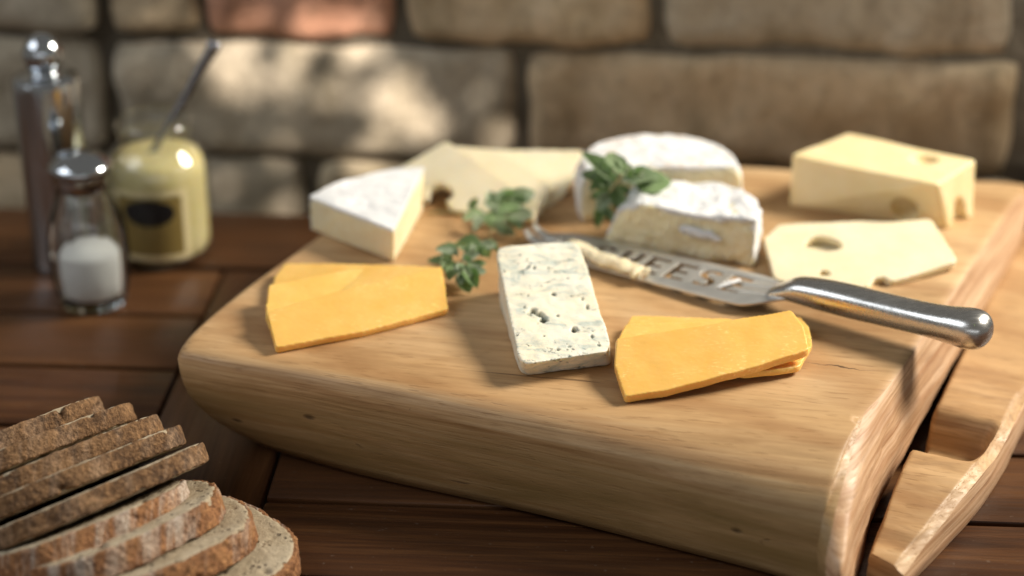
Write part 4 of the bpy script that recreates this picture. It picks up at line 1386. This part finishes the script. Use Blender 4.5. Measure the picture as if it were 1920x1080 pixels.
# ------------------------------------------------------------------ salt shaker
sx, sy = (-24.65, 105.37)
shk = thing('salt_shaker', 'small faceted glass salt shaker with chrome cap, half full of salt', 'shaker', (sx, sy, 0))
def facet(a, r, z):
    n = 8
    s = 2 * math.pi / n
    q = ((a + 0.2) % s) - s / 2
    return r * (0.55 + 0.45 * math.cos(s / 2) / math.cos(q) * 1.04)
SZ, SR = 1.12, 1.14
outer = [(0.0, 0.0), (1.45, 0.0), (1.66, 0.12), (1.78, 0.5), (2.02, 1.6), (2.10, 3.0), (2.02, 4.2), (1.78, 5.2), (1.46, 6.0), (1.30, 6.5), (1.28, 7.0)]
inner_ = [(1.02, 7.0), (1.02, 6.5), (1.18, 5.9), (1.42, 5.1), (1.55, 4.2), (1.58, 3.0), (1.52, 1.6), (1.38, 0.75), (1.1, 0.55), (0.0, 0.5)]
V, F = lathe([(r_ * SR, z_ * SZ) for r_, z_ in outer + inner_], 64, (sx, sy), cap=False, fold=lambda a, r, z: facet(a, r, z))
sharp(obj('glass_body', V, F, M['glass'], shk), 25)
V, F = lathe([(r_ * SR, z_ * SZ) for r_, z_ in [(0.0, 0.56), (1.05, 0.60), (1.30, 0.85), (1.42, 1.6), (1.46, 2.95), (1.40, 3.05), (0.0, 3.1)]], 48, (sx, sy), cap=False)
obj('salt', V, F, M['salt'], shk)
V, F = lathe([(r_ * 1.06, z_ * SZ) for r_, z_ in [(1.33, 6.55), (1.40, 6.6), (1.42, 7.25), (1.40, 7.32), (1.62, 7.42), (1.74, 7.66), (1.70, 7.9), (1.52, 8.05), (1.1, 8.35), (0.6, 8.5), (0.0, 8.53)]], 56, (sx, sy), cap=False)
obj('cap', V, F, M['chrome'], shk)

# ------------------------------------------------------------------ mustard jar
jx, jy = (-21.62, 112.34)
jar = thing('mustard_jar', 'open glass jar of yellow mustard with a black oval label', 'jar', (jx, jy, 0))
jo = [(0.0, 0.0), (2.4, 0.0), (2.85, 0.18), (3.08, 0.7), (3.12, 1.4), (3.12, 5.4), (3.06, 6.1), (2.82, 6.7), (2.45, 7.1), (2.25, 7.35), (2.22, 8.3), (2.34, 8.4), (2.34, 8.75), (2.22, 8.85)]
ji = [(2.05, 8.8), (2.02, 7.4), (2.25, 7.0), (2.62, 6.5), (2.84, 6.0), (2.90, 5.3), (2.90, 1.4), (2.85, 0.75), (2.6, 0.42), (0.0, 0.38)]
V, F = lathe(jo, 64, (jx, jy), cap=False)
obj('glass_body', V, F, M['thin_glass'], jar)
V, F = lathe([(0.0, 0.40), (2.58, 0.44), (2.83, 0.78), (2.88, 1.4), (2.88, 5.3), (2.82, 5.98), (2.66, 6.4), (2.50, 6.62), (1.4, 6.8), (0.0, 6.7)], 56, (jx, jy), cap=False)
V = [(x, y, z + (0.12 * noise.noise(Vector((x, y, 3))) if z > 7.3 else 0)) for x, y, z in V]
obj('mustard', V, F, M['mustard'], jar)
def patch(name, m, a_mid, half_w, z_mid, half_h, r, oval, parent, hole=0.0):
    V, F = [], []
    nu, nv = 36, 14
    for i in range(nu + 1):
        for j in range(nv + 1):
            s, t_ = i / nu * 2 - 1, j / nv * 2 - 1
            if oval:
                e = math.sqrt(max(0, 1 - s * s)); t2 = t_ * e
            else: t2 = t_
            ang_ = a_mid + s * half_w / r
            V.append((jx + r * math.cos(ang_), jy + r * math.sin(ang_), z_mid + t2 * half_h))
    for i in range(nu):
        for j in range(nv):
            if hole and abs((i + .5) / nu * 2 - 1) < 1 - hole and abs((j + .5) / nv * 2 - 1) < 1 - hole * 1.2: continue
            a = i * (nv + 1) + j
            F.append((a, a + nv + 1, a + nv + 2, a + 1))
    return obj(name, V, F, m, parent)
am = math.radians(-93)
lab_ = patch('label', M['label_gold'], am, 2.1, 3.0, 1.9, 3.135, False, jar)
patch('label_border', M['label_frame'], am, 2.5, 3.1, 2.25, 3.142, False, lab_, hole=0.14)
patch('label_oval', M['label_black'], am, 1.62, 3.95, 0.85, 3.15, True, lab_)

# spoon standing in the jar
s0, s1 = Vector((-22.39, 112.2, 5.82)), Vector((-17.54, 112.5, 13.61))
spn = thing('spoon', 'dark steel spoon handle sticking up out of the mustard jar', 'spoon', tuple(s0))
pa = spline([tuple(s0), tuple(s0.lerp(s1, 0.4) + Vector((0, 0, -0.12))), tuple(s0.lerp(s1, 0.75)), tuple(s1)], 24)
V, F = tube([tuple(p) for p in pa], [(0.13, 0.22 + (0.20 * max(0, i - 12) / 11)) for i in range(24)], 14)
obj('handle', V, F, M['spoon'], spn)
V, F = remesh(*tube([tuple(s0 + Vector((-0.6, 0, -1.6))), tuple(s0 + Vector((-0.4, 0, -1.0))), tuple(s0 + Vector((-0.15, 0, -0.3))), tuple(s0 + Vector((0.05, 0, 0.1)))], [(0.3, 0.1), (0.75, 0.16), (0.6, 0.14), (0.26, 0.12)], 16), 0.07, 3)
obj('bowl', V, F, M['spoon'], spn)
